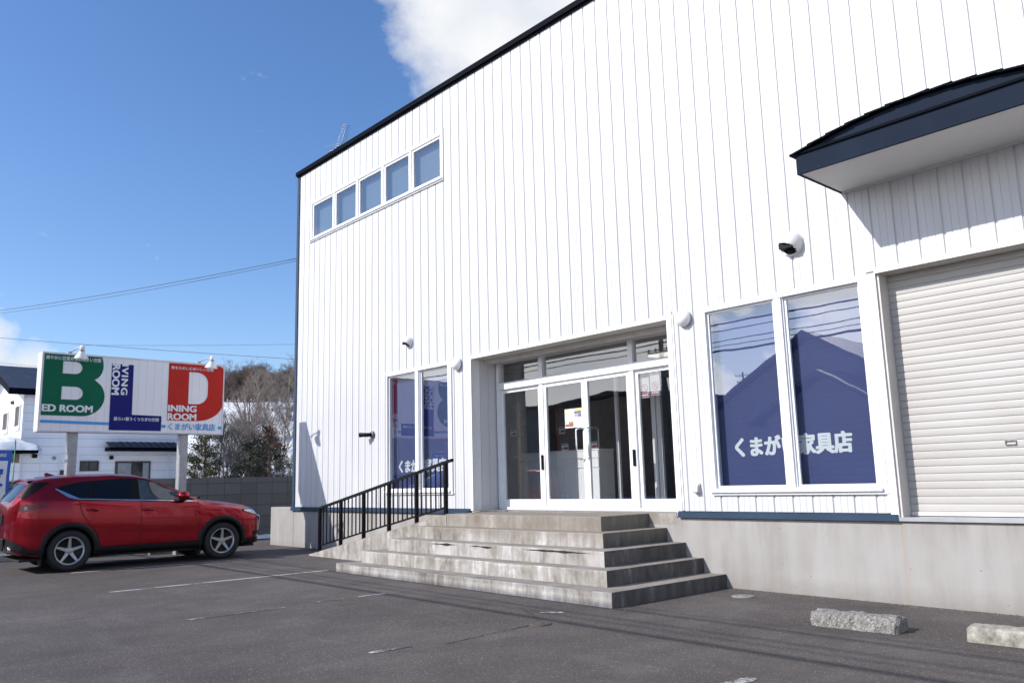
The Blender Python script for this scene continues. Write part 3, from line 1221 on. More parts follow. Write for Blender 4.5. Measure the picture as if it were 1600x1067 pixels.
# loose grit gathered along the foot of the wall
gr = random.Random(4)
b = MB()
for i in range(900):
    x = gr.uniform(11.4, 17.0)
    y = -abs(gr.gauss(0, 0.09)) - 0.004
    r = gr.uniform(0.003, 0.011)
    z = zg(x)
    a = gr.uniform(0, 3.14)
    pts = [(x + r * cos(a + k * 2.1 + gr.uniform(-.3, .3)), y + r * sin(a + k * 2.1), z - 0.001) for k in range(3)]
    top = (x, y, z + r * gr.uniform(0.6, 1.1))
    for k in range(3):
        b.poly([pts[k], pts[(k + 1) % 3], top])
tag(b.build('grit', mat('grey_grit', (0.15, 0.13, 0.115), 0.9, 0, 0.5, 30.0)), kind='stuff')

# ================================================================== STAIRS WITH RAMP
stairs = empty('concrete_stairs', (8.4, -0.9, 0))
tag(stairs, 'worn five step concrete stairs with crumbling edges leading to the glass entrance', 'stairs')
SR = random.Random(21)


def worn_step(xa, xb, yf, z0, z1, chip=0.0, back=-0.002, left_closed=True):
    """block whose upper front and right edges are worn and chipped"""
    b = MB()
    n = int((xb - xa) / 0.045)

    def c_at(s, seed):
        v = 0.010 + 0.010 * max(0, mnoise.noise(Vector((s * 3.1, seed, 0.3)))) + 0.004 * mnoise.noise(Vector((s * 14, seed, 2.0)))
        q = mnoise.noise(Vector((s * 1.7, seed * 3.3, 5.1)))
        if chip and q > 0.25 and s < 40:
            v += min(1.0, max(0.0, (s - xa) * 4 - 0.2)) * chip * (q - 0.25) * (1.0 + 0.8 * mnoise.noise(Vector((s * 22, seed, 9))))
        v *= 1.0
        return min(0.045, max(0.004, v))
    seed = z1 * 7.7
    front = []
    for i in range(n + 1):
        x = xa + (xb - xa) * i / n
        c = c_at(x, seed)
        wob = 0.004 * mnoise.noise(Vector((x * 2.3, seed, 1.0)))
        cc = min(c, 0.9 * (xb - x) + 0.004)
        front.append([(x, yf + wob, z0), (x, yf + wob, z0 + (z1 - z0) * 0.5), (x, yf + wob, z1 - c * 1.1), (x, yf + wob + c * 0.35, z1 - c * 0.35), (x, yf + wob + c, z1), (x, yf + 0.08, z1), (x, back, z1)])
    vs = b.grid(front)
    m = int((back - yf) / 0.05)
    side = []
    for j in range(m + 1):
        y = yf + (back - yf) * j / m
        c = c_at(y + 40, seed + 2)
        y0 = y + (0.001 if j == 0 else 0)
        side.append([(xb, y0, z0), (xb, y0, z1 - c), (xb - c * 0.35, y0, z1 - c * 0.35 + 0.0005), (xb - c, y0, z1 + 0.0008)])
    b.grid([s for s in side])
    b.poly([(xa, yf, z0), (xa, yf, z1), (xa, back, z1), (xa, back, z0)])
    b.poly([(xa, back, z0), (xa, back, z1), (xb, back, z1), (xb, back, z0)])
    return b.build('step', STEPS, stairs_parent, fix=True)


stairs_parent = None
stp = [  # left x, right x, front y, z0, z1, chip
    (5.58, 11.31, -2.11, -0.12, 0.118, 0.14),
    (5.86, 10.99, -1.82, 0.118, 0.296, 0.10),
    (6.22, 10.73, -1.56, 0.296, 0.476, 0.16),
    (6.50, 10.44, -1.25, 0.476, 0.653, 0.03),
    (6.90, 10.15, -0.955, 0.653, 0.834, 0.02)]
stair_objs = []
for s in stp:
    o = worn_step(*s[:5], chip=s[5])
    o.parent = stairs
    o.matrix_parent_inverse = Matrix.Translation((-8.4, 0.9, 0))
    stair_objs.append(o)
# broken, dark joint under the nosing of the third step
sc3 = stair_objs[2]
for xa, xb in ((7.35, 7.95), (8.25, 8.75), (9.30, 10.55)):
    b = MB()
    lo, hi = [], []
    n_ = int((xb - xa) / 0.03)
    for i in range(n_ + 1):
        x = xa + (xb - xa) * i / n_
        e = sin(pi * i / n_)
        zc = 0.443 + 0.010 * mnoise.noise(Vector((x * 4, 1, 1)))
        h = e * (0.006 + 0.016 * max(0, mnoise.noise(Vector((x * 5.5, 8, 1))) + 0.35))
        yy = -1.56 + 0.004 * mnoise.noise(Vector((x * 2.3, 0.476 * 7.7, 1.0))) - 0.0025
        lo.append((x, yy, zc - h))
        hi.append((x, yy, zc + h))
    b.grid([lo, hi])
    o = b.build('broken_joint', mat('dark_crevice', (0.02, 0.018, 0.015), 0.95), sc3)

# ramp along the wall, under the handrail
b = MB()
n = 30
rows = []
for i in range(n + 1):
    k = i / n
    x = 2.55 + (6.93 - 2.55) * k
    zt = 0.03 + (0.832 - 0.03) * k
    c = 0.010 + 0.006 * mnoise.noise(Vector((x * 5, 3, 1)))
    yy = -0.962 + 0.002 * mnoise.noise(Vector((x * 3, 7, 1)))
    rows.append([(x, yy, -0.12), (x, yy, zt * 0.5), (x, yy, zt - c), (x, yy + c, zt), (x, -0.5, zt), (x, -0.004, zt)])
b.grid(rows)
b.poly([(2.55, -0.962, -0.12), (2.55, -0.962, 0.02), (2.55, -0.004, 0.03), (2.55, -0.004, -0.12)])
b.poly([(6.93, -0.961, -0.12), (6.93, -0.004, -0.12), (6.93, -0.004, 0.832), (6.93, -0.5, 0.832), (6.93, -0.952, 0.832), (6.93, -0.961, 0.82)])
# the threshold slab in front of the doors
b.box(6.41, 10.61, -0.002, 0.70, 0.70, 0.8415)
o = b.build('ramp', STEPS, stairs)
o.matrix_parent_inverse = Matrix.Translation((-8.4, 0.9, 0))

# ================================================================== HANDRAIL
rail = empty('handrail', (2.87, -0.93, 0.09))
tag(rail, 'black metal handrail with upright bars along the concrete ramp', 'handrail')
RY = -0.93
px_ = [2.90, 3.68, 4.47, 5.28, 6.09, 6.88]


def z_ramp(x):
    return 0.03 + (0.832 - 0.03) * min(1, max(0, (x - 2.55) / (6.93 - 2.55)))


def z_top(x):
    return 0.905 + (1.665 - 0.905) * (x - 2.86) / (7.02 - 2.86)


inv = Matrix.Translation((-2.87, 0.93, -0.09))


def rp(bm_, name):
    o = bm_.build(name, BLACKP, rail)
    o.matrix_parent_inverse = inv
    return o


for i, x in enumerate(px_):
    w = 0.026
    rp(MB().box(x - w, x + w, RY - w, RY + w, z_ramp(x) - 0.02, z_top(x) - 0.02), 'post')
b = MB()
xa, xb = 2.78, 7.06
b.prism([(xa, RY - 0.03, z_top(xa) - 0.035), (xa, RY + 0.03, z_top(xa) - 0.035), (xa, RY + 0.026, z_top(xa) + 0.008), (xa, RY - 0.026, z_top(xa) + 0.008)], (xb - xa, 0, z_top(xb) - z_top(xa)))
rp(b, 'top_rail')
for x0_, x1_ in zip(px_, px_[1:]):
    b = MB()
    o_ = 0.105
    b.prism([(x0_ + .026, RY - 0.014, z_ramp(x0_) + o_ - .012), (x0_ + .026, RY + 0.014, z_ramp(x0_) + o_ - .012), (x0_ + .026, RY + 0.014, z_ramp(x0_) + o_ + .014), (x0_ + .026, RY - 0.014, z_ramp(x0_) + o_ + .014)], (x1_ - x0_ - .052, 0, z_ramp(x1_) - z_ramp(x0_)))
    rp(b, 'bottom_rail')
    for k in range(1, 6):
        x = x0_ + (x1_ - x0_) * k / 6
        rp(MB().box(x - .009, x + .009, RY - .009, RY + .009, z_ramp(x) + o_ + 0.0, z_top(x) - .03), 'bar')


# ================================================================== FITTINGS ON THE FACADE
def wall_lamp(x, z, label):
    t = empty('wall_lamp', (x, 0, z))
    tag(t, label, 'wall lamp', 'round lamps beside the entrance')
    MB().lathe([(0.085, 0.0), (0.085, -0.035), (0.07, -0.04), (0.0, -0.04)], 28, 'Y').build('base', ALUG, t)
    prof = [(0.112, -0.030)] + [(0.112 * cos(a), -0.030 - 0.105 * sin(a)) for a in [pi / 2 * i / 9 for i in range(1, 9)]] + [(0.0, -0.135)]
    MB().lathe(prof, 32, 'Y').build('globe', LAMPW, t)


wall_lamp(10.93, 3.37, 'white round globe lamp on the wall right of the entrance')
wall_lamp(6.06, 3.36, 'white round globe lamp on the wall left of the entrance')


def vent(x, z, r, label):
    t = empty('vent_hood', (x, 0, z))
    tag(t, label, 'vent', 'round vent hoods on the white siding')
    MB().lathe([(r * 1.05, 0.0), (r * 1.05, -0.015), (r * 0.9, -0.02), (r * 0.9, 0.0)], 32, 'Y').build('collar', VENTW, t)
    cdir = Vector((-0.25, -0.55, -0.80)).normalized()
    def dome(rr, keep):
        b = MB()
        na, nb = 40, 26
        rows = []
        for i in range(nb + 1):
            a = pi / 2 * i / nb
            rows.append([(rr * cos(a) * cos(2 * pi * k / na), -0.012 - rr * 1.15 * sin(a), rr * cos(a) * sin(2 * pi * k / na)) for k in range(na + 1)])
        b.grid(rows, smooth=True)
        kill = []
        for f in b.bm.faces:
            c = f.calc_center_median()
            v = Vector((c.x, c.y + 0.012, c.z)).normalized()
            if (v.dot(cdir) > 0.62) == keep:
                kill.append(f)
        bmesh.ops.delete(b.bm, geom=kill, context='FACES')
        return b
    o = dome(r, True).build('hood', VENTW, t, weld=True)
    md = o.modifiers.new('thick', 'SOLIDIFY')
    md.thickness = 0.008
    md.offset = -1
    g = MB()
    for i in range(9):
        yy = -0.03 - i * r * 0.095
        w = sqrt(max(0.0001, (r * 0.9) ** 2 - (0.25 * r) ** 2))
        g.box(-w * 0.75, w * 0.6, yy - 0.003, yy + 0.003, -r * 0.50, -r * 0.10)
    g.build('louvre', BLACKP, t)
    MB().lathe([(0.0, -0.030), (r * 0.86, -0.030), (r * 0.86, -0.022)], 24, 'Y').build('duct', DARK, t)


vent(12.54, 4.01, 0.145, 'large white domed vent hood above the right showroom window')
vent(4.57, 3.97, 0.110, 'small white domed vent hood above the left showroom window')

sp = empty('spotlight', (3.30, 0, 2.29))
tag(sp, 'small dark spotlight sticking out of the siding left of the showroom window', 'spotlight')
MB().lathe([(0.0, -0.045), (0.062, -0.045), (0.068, -0.03), (0.068, 0.0)], 20, 'Y').build('base', mat('grey_fitting', (0.10, 0.11, 0.11), 0.5), sp)
b = MB()
b.tube([(0, -0.04, 0), (-0.05, -0.10, -0.005), (-0.13, -0.15, 0.0), (-0.20, -0.18, 0.0)], [0.035, 0.04, 0.04, 0.048], 14)
b.build('lamp_head', BLACKP, sp)

ob = empty('outlet_box', (10.97, 0, 1.16))
tag(ob, 'small grey weatherproof outlet box low on the siding left of the right window', 'outlet')
MB().box(-0.045, 0.045, -0.035, -0.001, -0.07, 0.07).bevel(0.012, 2).build('cover', VENTW, ob)
MB().prism([(-0.04, -0.036, -0.055), (-0.04, -0.075, -0.055), (-0.04, -0.060, 0.02), (-0.04, -0.036, 0.05)], (0.08, 0, 0)).bevel(0.006).build('flap', mat('grey_plastic', (0.42, 0.42, 0.42), 0.5), ob)

# antenna on the roof
an = empty('tv_antenna', (0.80, 0.60, 8.655))
tag(an, 'thin comb shaped television antenna on the roof edge', 'antenna')
MB().tube([(0, 0, 0), (0.0, 0, 0.68)], 0.016, 8).build('mast', GALV, an)
MB().tube([(0.02, -0.03, 0.42), (0.33, 0.02, 1.08)], 0.010, 6).build('boom', GALV, an)
b = MB()
d0, d1 = Vector((0.02, -0.03, 0.42)), Vector((0.33, 0.02, 1.08))
ax = Vector((0.66, 0.1, -0.31)).normalized()
ax2 = Vector((0.55, 0.8, -0.2)).normalized()
for i in range(15):
    p = d0.lerp(d1, i / 14)
    h = 0.14 - 0.0035 * i
    b.tube([p - ax2 * h, p + ax2 * h], 0.0045, 5)
b.build('elements', GALV, an)
MB().tube([(0.02, 0, 0.60), (-0.34, -0.10, 0.60)], 0.009, 6).build('side_boom', GALV, an)
b = MB()
for i in range(5):
    q = Vector((-0.05 - 0.07 * i, -0.015 - 0.02 * i, 0.60))
    b.tube([q + Vector((0.03, -0.1, 0.10)), q - Vector((0.03, -0.1, 0.10))], 0.0045, 5)
b.build('side_elements', GALV, an)
MB().box(-0.05, 0.05, -0.04, 0.04, 0.52, 0.64).bevel(0.01).build('junction_box', BLACKP, an)

# ================================================================== NOTICES AND THINGS BEHIND THE ENTRANCE GLASS
PAPER = mat('white_paper', (0.78, 0.77, 0.75), 0.7, 0, 0.02)
ORANGEP = mat('orange_print', (0.55, 0.22, 0.08), 0.7, 0, 0.4, 60.0)
BROWNP = mat('brown_print', (0.26, 0.11, 0.08), 0.7, 0, 0.5, 50.0)
YELLOWP = mat('yellow_print', (0.80, 0.62, 0.05), 0.7)
GREYP = mat('grey_print', (0.16, 0.16, 0.17), 0.7, 0, 0.5, 60.0)
PINKP = mat('pink_print', (0.60, 0.30, 0.30), 0.7, 0, 0.4, 60.0)
BLUEP = mat('blue_print', (0.10, 0.18, 0.45), 0.7, 0, 0.3, 60.0)
REDP = mat('red_print', (0.30, 0.02, 0.045), 0.7)


def flat(name, parent, x0, x1, y, z0, z1, m, t=0.0015):
    return MB().box(x0, x1, y - t, y, z0, z1).build(name, m, parent)


po = empty('poster', (8.25, DY - 0.012, 2.12))
tag(po, 'white leaflet with small colour pictures taped to the left entrance door', 'poster')
for nm, a, c, z0, z1, m in (('sheet', -0.19, 0.19, 0.0, 0.30, PAPER), ('headline', 0.05, 0.175, 0.265, 0.29, YELLOWP), ('photo', 0.02, 0.175, 0.215, 0.26, GREYP),
                            ('photo', 0.02, 0.10, 0.165, 0.21, PINKP), ('photo', 0.105, 0.175, 0.165, 0.21, BLUEP), ('headline', -0.17, -0.02, 0.215, 0.228, YELLOWP),
                            ('photo', -0.18, -0.095, 0.02, 0.095, BROWNP), ('photo', -0.09, -0.005, 0.02, 0.095, BROWNP), ('caption', -0.17, -0.10, 0.06, 0.085, PAPER), ('caption', -0.08, -0.02, 0.065, 0.08, ORANGEP), ('caption', 0.03, 0.16, 0.07, 0.078, PINKP)):
    flat(nm, po, a, c, -0.0 if nm == 'sheet' else (-0.003 if nm != 'caption' else -0.006), z0, z1, m)


def notice(x, z, label):
    t = empty('notice', (x, DY + 0.045, z))
    tag(t, label, 'notice', 'prohibition notices on the sidelight')
    flat('sheet', t, -0.085, 0.085, 0, 0, 0.30, mat('grey_film_sheet', (0.30, 0.30, 0.31), 0.6))
    flat('strip', t, -0.075, 0.075, -0.003, 0.02, 0.065, REDP)
    for i in range(4):
        flat('strip_mark', t, -0.062 + i * 0.034, -0.038 + i * 0.034, -0.006, 0.031, 0.054, PAPER)
    b = MB()
    b.lathe([(0.050, -0.004), (0.062, -0.004), (0.062, -0.002), (0.050, -0.002)], 32, 'Y', (0, 0, 0.145))
    b.prism([(-0.042, -0.004, 0.180), (-0.034, -0.004, 0.188), (0.042, -0.004, 0.110), (0.034, -0.004, 0.102)], (0, 0.002, 0))
    b.build('ring', REDP, t)
    return t


n1 = notice(9.67, 2.46, 'left white notice with a pink crossed circle on the right sidelight')
n2 = notice(9.865, 2.48, 'right white notice with a red crossed circle over a dark camera on the right sidelight')
b = MB()
b.box(-0.03, 0.03, -0.0045, -0.003, 0.125, 0.165)
b.box(-0.012, 0.012, -0.0045, -0.003, 0.166, 0.176)
b.build('camera_symbol', GREYP, n2)
b = MB()
b.box(-0.010, 0.010, -0.0045, -0.003, 0.115, 0.175)
b.build('bottle_symbol', BLUEP, n1)

FURNW = mat('white_lacquer_board', (0.86, 0.86, 0.86), 0.35, 0, 0.03)
cab = empty('sideboard', (6.64, 1.78, 0.842))
tag(cab, 'tall white sideboard with flat drawers standing behind the entrance doors', 'sideboard')
MB().box(-0.95, 1.02, 0.021, 0.39, 0.0, 0.96).build('carcass', FURNW, cab)
MB().box(-0.96, 1.03, 0.0, 0.40, 0.962, 0.985).build('top', FURNW, cab)
for i, (a, c) in enumerate(((-0.945, -0.02), (-0.01, 1.015))):
    for z0, z1 in ((0.83, 0.955), (0.665, 0.82)):
        MB().box(a, c, 0.0, 0.02, z0, z1).bevel(0.003).build('drawer', FURNW, cab)
for a, c in ((-0.945, -0.48), (-0.47, -0.02), (-0.01, 0.50), (0.51, 1.015)):
    MB().box(a, c, 0.0, 0.02, 0.03, 0.645).bevel(0.003).build('door', FURNW, cab)


def coat_stand(x, y, h, m, label):
    t = empty('coat_stand', (x, y, 0.842))
    tag(t, label, 'coat stand', 'wooden coat stands')
    MB().box(-0.025, 0.025, -0.025, 0.025, 0, h).bevel(0.004).build('pole', m, t)
    b = MB()
    for k, (s, z) in enumerate(((-1, h - 0.08), (1, h - 0.10), (1, h - 0.40), (1, h - 0.62), (-1, h - 0.55), (-1, h - 1.0), (1, h - 1.08))):
        L = 0.10 + 0.03 * (k % 3)
        b.tube([(s * 0.02, 0, z), (s * L, 0, z + 0.005), (s * (L + 0.01), 0, z + 0.055)], [0.011, 0.010, 0.014], 8)
    b.lathe([(0.0, h + 0.05), (0.02, h + 0.04), (0.022, h + 0.02), (0.014, h)], 12)
    b.build('hooks', m, t)
    b = MB()
    for a in range(4):
        b.tube([(0, 0, 0.12), (0.22 * cos(a * pi / 2), 0.22 * sin(a * pi / 2), 0.02)], 0.014, 6)
    b.build('foot', m, t)


coat_stand(5.94, 1.5, 1.90, mat('pale_oak', (0.46, 0.30, 0.16), 0.5, 0, 0.15), 'pale wooden coat stand behind the left sidelight')
coat_stand(6.10, 2.35, 1.85, mat('red_brown_wood', (0.17, 0.06, 0.035), 0.5, 0, 0.15), 'dark reddish coat stand behind the pale one')


def price_card(x, y, z, label):
    t = empty('price_card', (x, y, z))
    tag(t, label, 'price card', 'price cards in the shop')
    flat('card', t, -0.085, 0.085, 0, 0, 0.13, PAPER)
    flat('price_band', t, -0.02, 0.075, -0.003, 0.025, 0.07, REDP)
    flat('name_band', t, -0.075, 0.075, -0.003, 0.095, 0.12, BLUEP)
    flat('text_band', t, -0.075, -0.03, -0.003, 0.03, 0.055, GREYP)


price_card(5.84, 1.46, 2.13, 'white price card hanging on the pale coat stand')
price_card(6.30, 2.28, 2.17, 'white price card hanging on the dark coat stand')
price_card(6.72, 1.92, 1.828, 'white price card standing on the left of the sideboard')
price_card(7.42, 1.92, 1.828, 'white price card standing on the right of the sideboard')
# inner glazed partition
pt = empty('inner_partition', (8.9, 1.75, 0.842))
tag(pt, 'white framed inner glass screen behind the right sidelight', 'partition')
b = MB()
for x in (-0.02, 0.085, 0.96):
    b.box(x, x + 0.085, 0, 0.05, 0, 2.35)
b.box(-0.80, -0.74, 0, 0.05, 0, 2.35)
b.box(-0.738, 1.04, 0.002, 0.048, -0.0, 0.09)
b.box(-0.738, 1.04, 0.002, 0.048, 2.27, 2.35)
b.build('frame', ALU, pt)
# interior pillar-like wall behind the left sidelight
MB().box(5.02, 5.45, 0.9, 1.6, 0.844, 3.45).build('interior_pillar', mat('dark_grey_panel', (0.055, 0.055, 0.06), 0.7), store)

# ================================================================== BILLBOARD
SX = -0.15
bb = empty('billboard', (SX, -3.4, 0))
tag(bb, 'wide shop sign with giant green B, blue L and red D on two steel posts', 'sign')
binv = Matrix.Translation((-SX, 3.4, 0))


def bbp(o):
    o.matrix_parent_inverse = binv
    return o


KS = 0.845          # layout below is drawn on a 4.185 x 1.752 grid
Y0_, Z0_ = -5.172, 2.483
O_ = (SX, Y0_, Z0_)
W_, H_ = 4.185 * KS, 1.752 * KS
sy, sz = (0, 1, 0), (0, 0, 1)
bbp(MB().box(SX - 0.30, SX - 0.001, Y0_, Y0_ + W_, Z0_, Z0_ + H_).bevel(0.008).build('sign_box', SIGNF, bb))
b = MB()
for z in (Z0_ - 0.02, Z0_ + H_ - 0.012):
    b.box(SX - 0.31, SX + 0.012, Y0_ - 0.015, Y0_ + W_ + 0.015, z, z + 0.030)
for y in (Y0_ - 0.015, Y0_ + W_ - 0.012):
    b.box(SX - 0.31, SX + 0.012, y, y + 0.024, Z0_ + 0.011, Z0_ + H_ - 0.013)
bbp(b.build('sign_frame', mat('white_sign_frame', (0.70, 0.70, 0.70), 0.4), bb))
for y in (Y0_ + 0.747 * KS, Y0_ + 3.265 * KS):
    bbp(MB().box(SX - 0.25, SX - 0.07, y - 0.085, y + 0.085, -0.2, Z0_ - 0.021).bevel(0.012).build('post', GALV, bb))
B_ = 0.005


def sshape(name, loops, m, t=B_):
    return bbp(shape2d(name, [[(a * KS, c * KS) for a, c in lp] for lp in loops], m, bb, O_, sy, sz, t))


def stext(body, m, s0, s1, t0, t1, bold=0.0, right=sy, upv=sz, t=0.009, leading=1.0, spacing=1.0, org=None):
    o = Vector(O_) + Vector(sy) * s0 * KS + Vector(sz) * t0 * KS if org is None else Vector(O_) + Vector(sy) * org[0] * KS + Vector(sz) * org[1] * KS
    return bbp(lettering('lettering', body, m, bb, o, right, upv, (s1 - s0) * KS, (t1 - t0) * KS, bold, leading, t, spacing))


# green B
outl = [(0.03, 0.340), (0.86, 0.340)] + arc(0.86, 0.80, 0.48, 0.46, -90, 38)[1:] + [(1.105, 1.197), (1.17, 1.235), (1.222, 1.295), (1.258, 1.37), (1.278, 1.45), (1.283, 1.53), (1.272, 1.63), (1.245, 1.735), (0.03, 1.735)]
h1 = [(0.42, 1.304)] + arc(0.68, 1.445, 0.147, 0.141, -90, 90) + [(0.42, 1.586)]
h2 = [(0.42, 0.712)] + arc(0.71, 0.860, 0.158, 0.148, -90, 90) + [(0.42, 1.008)]
sshape('giant_letter', [outl, h1, h2], GREEN)
stext('ED ROOM', LETTERW, 0.04, 1.10, 0.425, 0.590, 0.050)
stext('爽やかに目覚める心地よい空間', LETTERW, 0.06, 1.215, 1.605, 1.700, 0.02)
# blue L
sshape('giant_letter', [[(1.468, 0.035), (2.660, 0.035), (2.660, 0.400), (1.968, 0.412), (1.957, 1.605), (1.468, 1.605)]], BLUE)
stext('IVING', LETTERW, 0, 0.735, 0, 0.150, 0.040, right=(0, 0, -1), upv=sy, org=(1.69, 1.605), spacing=1.16)
stext('ROOM', LETTERW, 0, 0.735, 0, 0.175, 0.045, right=(0, 0, -1), upv=sy, org=(1.478, 1.600))
stext('語らい憩うくつろぎの空間', LETTERW, 1.565, 2.595, 0.262, 0.350, 0.02)
# red D
outl = [(2.790, 0.303), (3.50, 0.303)] + arc(3.50, 0.80, 0.68, 0.497, -90, -8)[1:] + [(4.180, 1.58)] + arc(4.06, 1.60, 0.12, 0.125, 0, 90, 6) + [(2.790, 1.727)]
h1 = [(3.293, 0.725)] + arc(3.50, 1.00, 0.280, 0.275, -90, 0) + arc(3.50, 1.255, 0.280, 0.275, 0, 90) + [(3.293, 1.530)]
sshape('giant_letter', [outl, h1], RED)
stext('INING', LETTERW, 2.80, 3.51, 0.522, 0.685, 0.050)
stext('ROOM', LETTERW, 2.80, 3.51, 0.318, 0.482, 0.050)
stext('食をたのしむおいしい空間', LETTERW, 2.84, 3.90, 1.575, 1.655, 0.02)
# light blue band and shop name
sshape('stripe', [[(0.03, 0.172), (1.466, 0.150), (1.466, 0.215), (0.03, 0.237)]], SKYB)
sshape('stripe', [[(2.668, 0.118), (2.768, 0.118), (2.768, 0.190), (2.668, 0.190)]], SKYB)
sshape('stripe', [[(4.070, 0.112), (4.158, 0.112), (4.158, 0.184), (4.070, 0.184)]], SKYB)
stext('くまがい家具店', SKYB, 2.83, 4.00, 0.070, 0.245, 0.02)
# the same mark seen on the far side is not built; plain back panel


def sign_lamp(y, label):
    t = empty('sign_lamp', (SX - 0.1, y, Z0_ + H_ + 0.012))
    tag(t, label, 'floodlight', 'lamps clamped on the sign')
    MB().box(-0.06, 0.06, -0.04, 0.04, 0, 0.05).bevel(0.008).build('clamp', GALV, t)
    MB().tube([(0, 0, 0.04), (0.26, 0.05, 0.08), (0.50, 0.10, 0.09)], 0.013, 8).build('arm', GALV, t)
    # bell shade pointing back down at the sign
    axis = Vector((-0.30, 0.02, -1.0)).normalized()
    q = axis.to_track_quat('Z', 'Y').to_matrix().to_4x4() @ Matrix.Scale(0.80, 4)
    q.translation = Vector((0.52, 0.10, 0.06))
    b = MB()
    b.lathe([(0.05, 0.06), (0.075, 0.11), (0.13, 0.20), (0.165, 0.245), (0.160, 0.245), (0.122, 0.20), (0.06, 0.11)], 28)
    b.xform(q)
    b.build('shade', LAMPW, t, smooth=True)
    b = MB()
    b.lathe([(0.0, -0.06), (0.055, -0.055), (0.06, -0.02), (0.06, 0.03)], 20)
    b.xform(q)
    b.build('cap', LAMPW, t, smooth=True)
    b = MB()
    b.lathe([(0.058, 0.031), (0.058, 0.075)], 20)
    b.xform(q)
    b.build('socket', GALV, t, smooth=True)


sign_lamp(Y0_ + 0.56 * KS, 'white bell floodlight on an arm above the green B of the shop sign')
sign_lamp(Y0_ + 3.55 * KS, 'white bell floodlight on an arm above the red D of the shop sign')

# ================================================================== BLOCK WALL
b = MB()
b.box(-4.05, -3.83, -9.0, 13.0, -0.3, 1.60)
tag(b.build('block_wall', BLOCK), 'long grey concrete block wall behind the red car and sign posts', 'wall')
b = MB()
rows = []
for i in range(40):
    y = -8 + 20 * i / 39
    w = 0.16 + 0.12 * mnoise.noise(Vector((y * 0.9, 2, 1)))
    h = max(0.012, 0.07 + 0.06 * mnoise.noise(Vector((y * 1.3, 5, 1))))
    rows.append([(-3.829, y, h), (-3.80 + w * 0.5, y, h * 0.8), (-3.78 + w, y, 0.001)])
b.grid(rows, smooth=True)
tag(b.build('snow_strip', SNOW), kind='stuff')

# ================================================================== WHEEL STOPS


def wheel_stop(x, y, L, rz, label, seed, m, rough):
    t = MB()
    n, k = 34, 9
    rows = []
    W, H = 0.28, 0.125
    for i in range(n + 1):
        u = -L / 2 + L * i / n
        row = []
        for (yy, zz) in ((-W / 2, -0.02), (-W / 2 + 0.004, 0.05), (-W / 2 + 0.012, 0.10), (-W / 2 + 0.03, H - 0.008), (-W / 2 + 0.08, H), (0.0, H + 0.003), (W / 2 - 0.08, H), (W / 2 - 0.03, H - 0.01), (W / 2 - 0.01, 0.09), (W / 2, -0.02)):
            e = min(1.0, (L / 2 - abs(u)) / 0.05 + 0.82)
            p = Vector((u, yy * e, zz * (e if zz > 0.05 else 1)))
            d = mnoise.noise_vector(p * 16 + Vector((seed, 0, 0))) * 0.012 * rough + mnoise.noise_vector(p * 45 + Vector((seed, 3, 0))) * 0.006 * rough
            p += d
            row.append(p)
        rows.append(row)
    vs = t.grid(rows)
    t.bm.faces.new(vs[0])
    t.bm.faces.new(vs[-1][::-1])
    o = t.build('wheel_stop', m)
    o.location = (x, y, zg(x))
    o.rotation_euler = (0, 0, rz)
    tag(o, label, 'wheel stop', 'concrete wheel stops')


wheel_stop(13.70, -1.53, 0.76, radians(4), 'crumbling grey wheel stop in front of the right showroom window', 3.0, STOP, 1.5)
wheel_stop(14.99, -1.42, 0.78, radians(2), 'yellowish stone wheel stop cut by the right edge of the photo', 11.0, mat('yellowed_concrete', (0.27, 0.255, 0.215), 0.95, 0, 0.5, 14.0, (40, 0.7, 0.01)), 0.7)
wheel_stop(-0.85, -2.55, 0.60, radians(90), 'pale wheel stop on the ground under the red car', 21.0, mat('pale_concrete', (0.22, 0.21, 0.19), 0.95, 0, 0.3, 12.0), 0.4)

# ================================================================== CAR
CARX, CARY = 0.83, -3.635
car = empty('red_suv', (CARX, CARY, 0.003))
car.scale = (0.975, 0.975, 0.975)
tag(car, 'dark red five door crossover car with silver five spoke wheels parked by the sign', 'car')
PAINT = m_carpaint()
PLAST = mat('black_cladding_plastic', (0.010, 0.010, 0.011), 0.5, 0, 0.15, 9.0, (200, 0.2, 0.002), spec=0.3)
CGL = mat('dark_car_glass', (0.004, 0.0045, 0.005), 0.04, 0, 0.0, spec=0.45)
CGL2 = mat('front_car_glass', (0.05, 0.06, 0.068), 0.03, 0, 0.5, 3.0, spec=0.8)
TYRE = mat('tyre_rubber', (0.014, 0.014, 0.015), 0.75, 0, 0.15, 20.0)
ALLOY = mat('silver_alloy', (0.42, 0.43, 0.44), 0.38, 0.7, 0.04)
GAP = mat('panel_gap', (0.004, 0.002, 0.002), 0.8)
TLAMP = mat('red_tail_lens', (0.13, 0.004, 0.007), 0.2, 0, 0.1)
REVL = mat('pale_reverse_lens', (0.34, 0.27, 0.26), 0.35, 0, 0.1)
CLEAR = mat('clear_lamp_lens', (0.46, 0.48, 0.50), 0.10, 0.3, 0.3, 9.0, coat=1.0)


def ip(t, x):
    if x <= t[0][0]:
        return t[0][1]
    for (a, va), (b_, vb) in zip(t, t[1:]):
        if x <= b_:
            k = (x - a) / (b_ - a)
            return va + (vb - va) * k
    return t[-1][1]


def smooth_tab(t, n=240, it=5):
    x0, x1 = t[0][0], t[-1][0]
    xs = [x0 + (x1 - x0) * i / n for i in range(n + 1)]
    ys = [ip(t, x) for x in xs]
    for _ in range(it):
        ys = [ys[0]] + [(ys[i - 1] + 2 * ys[i] + ys[i + 1]) / 4 for i in range(1, n)] + [ys[-1]]
    return list(zip(xs, ys))


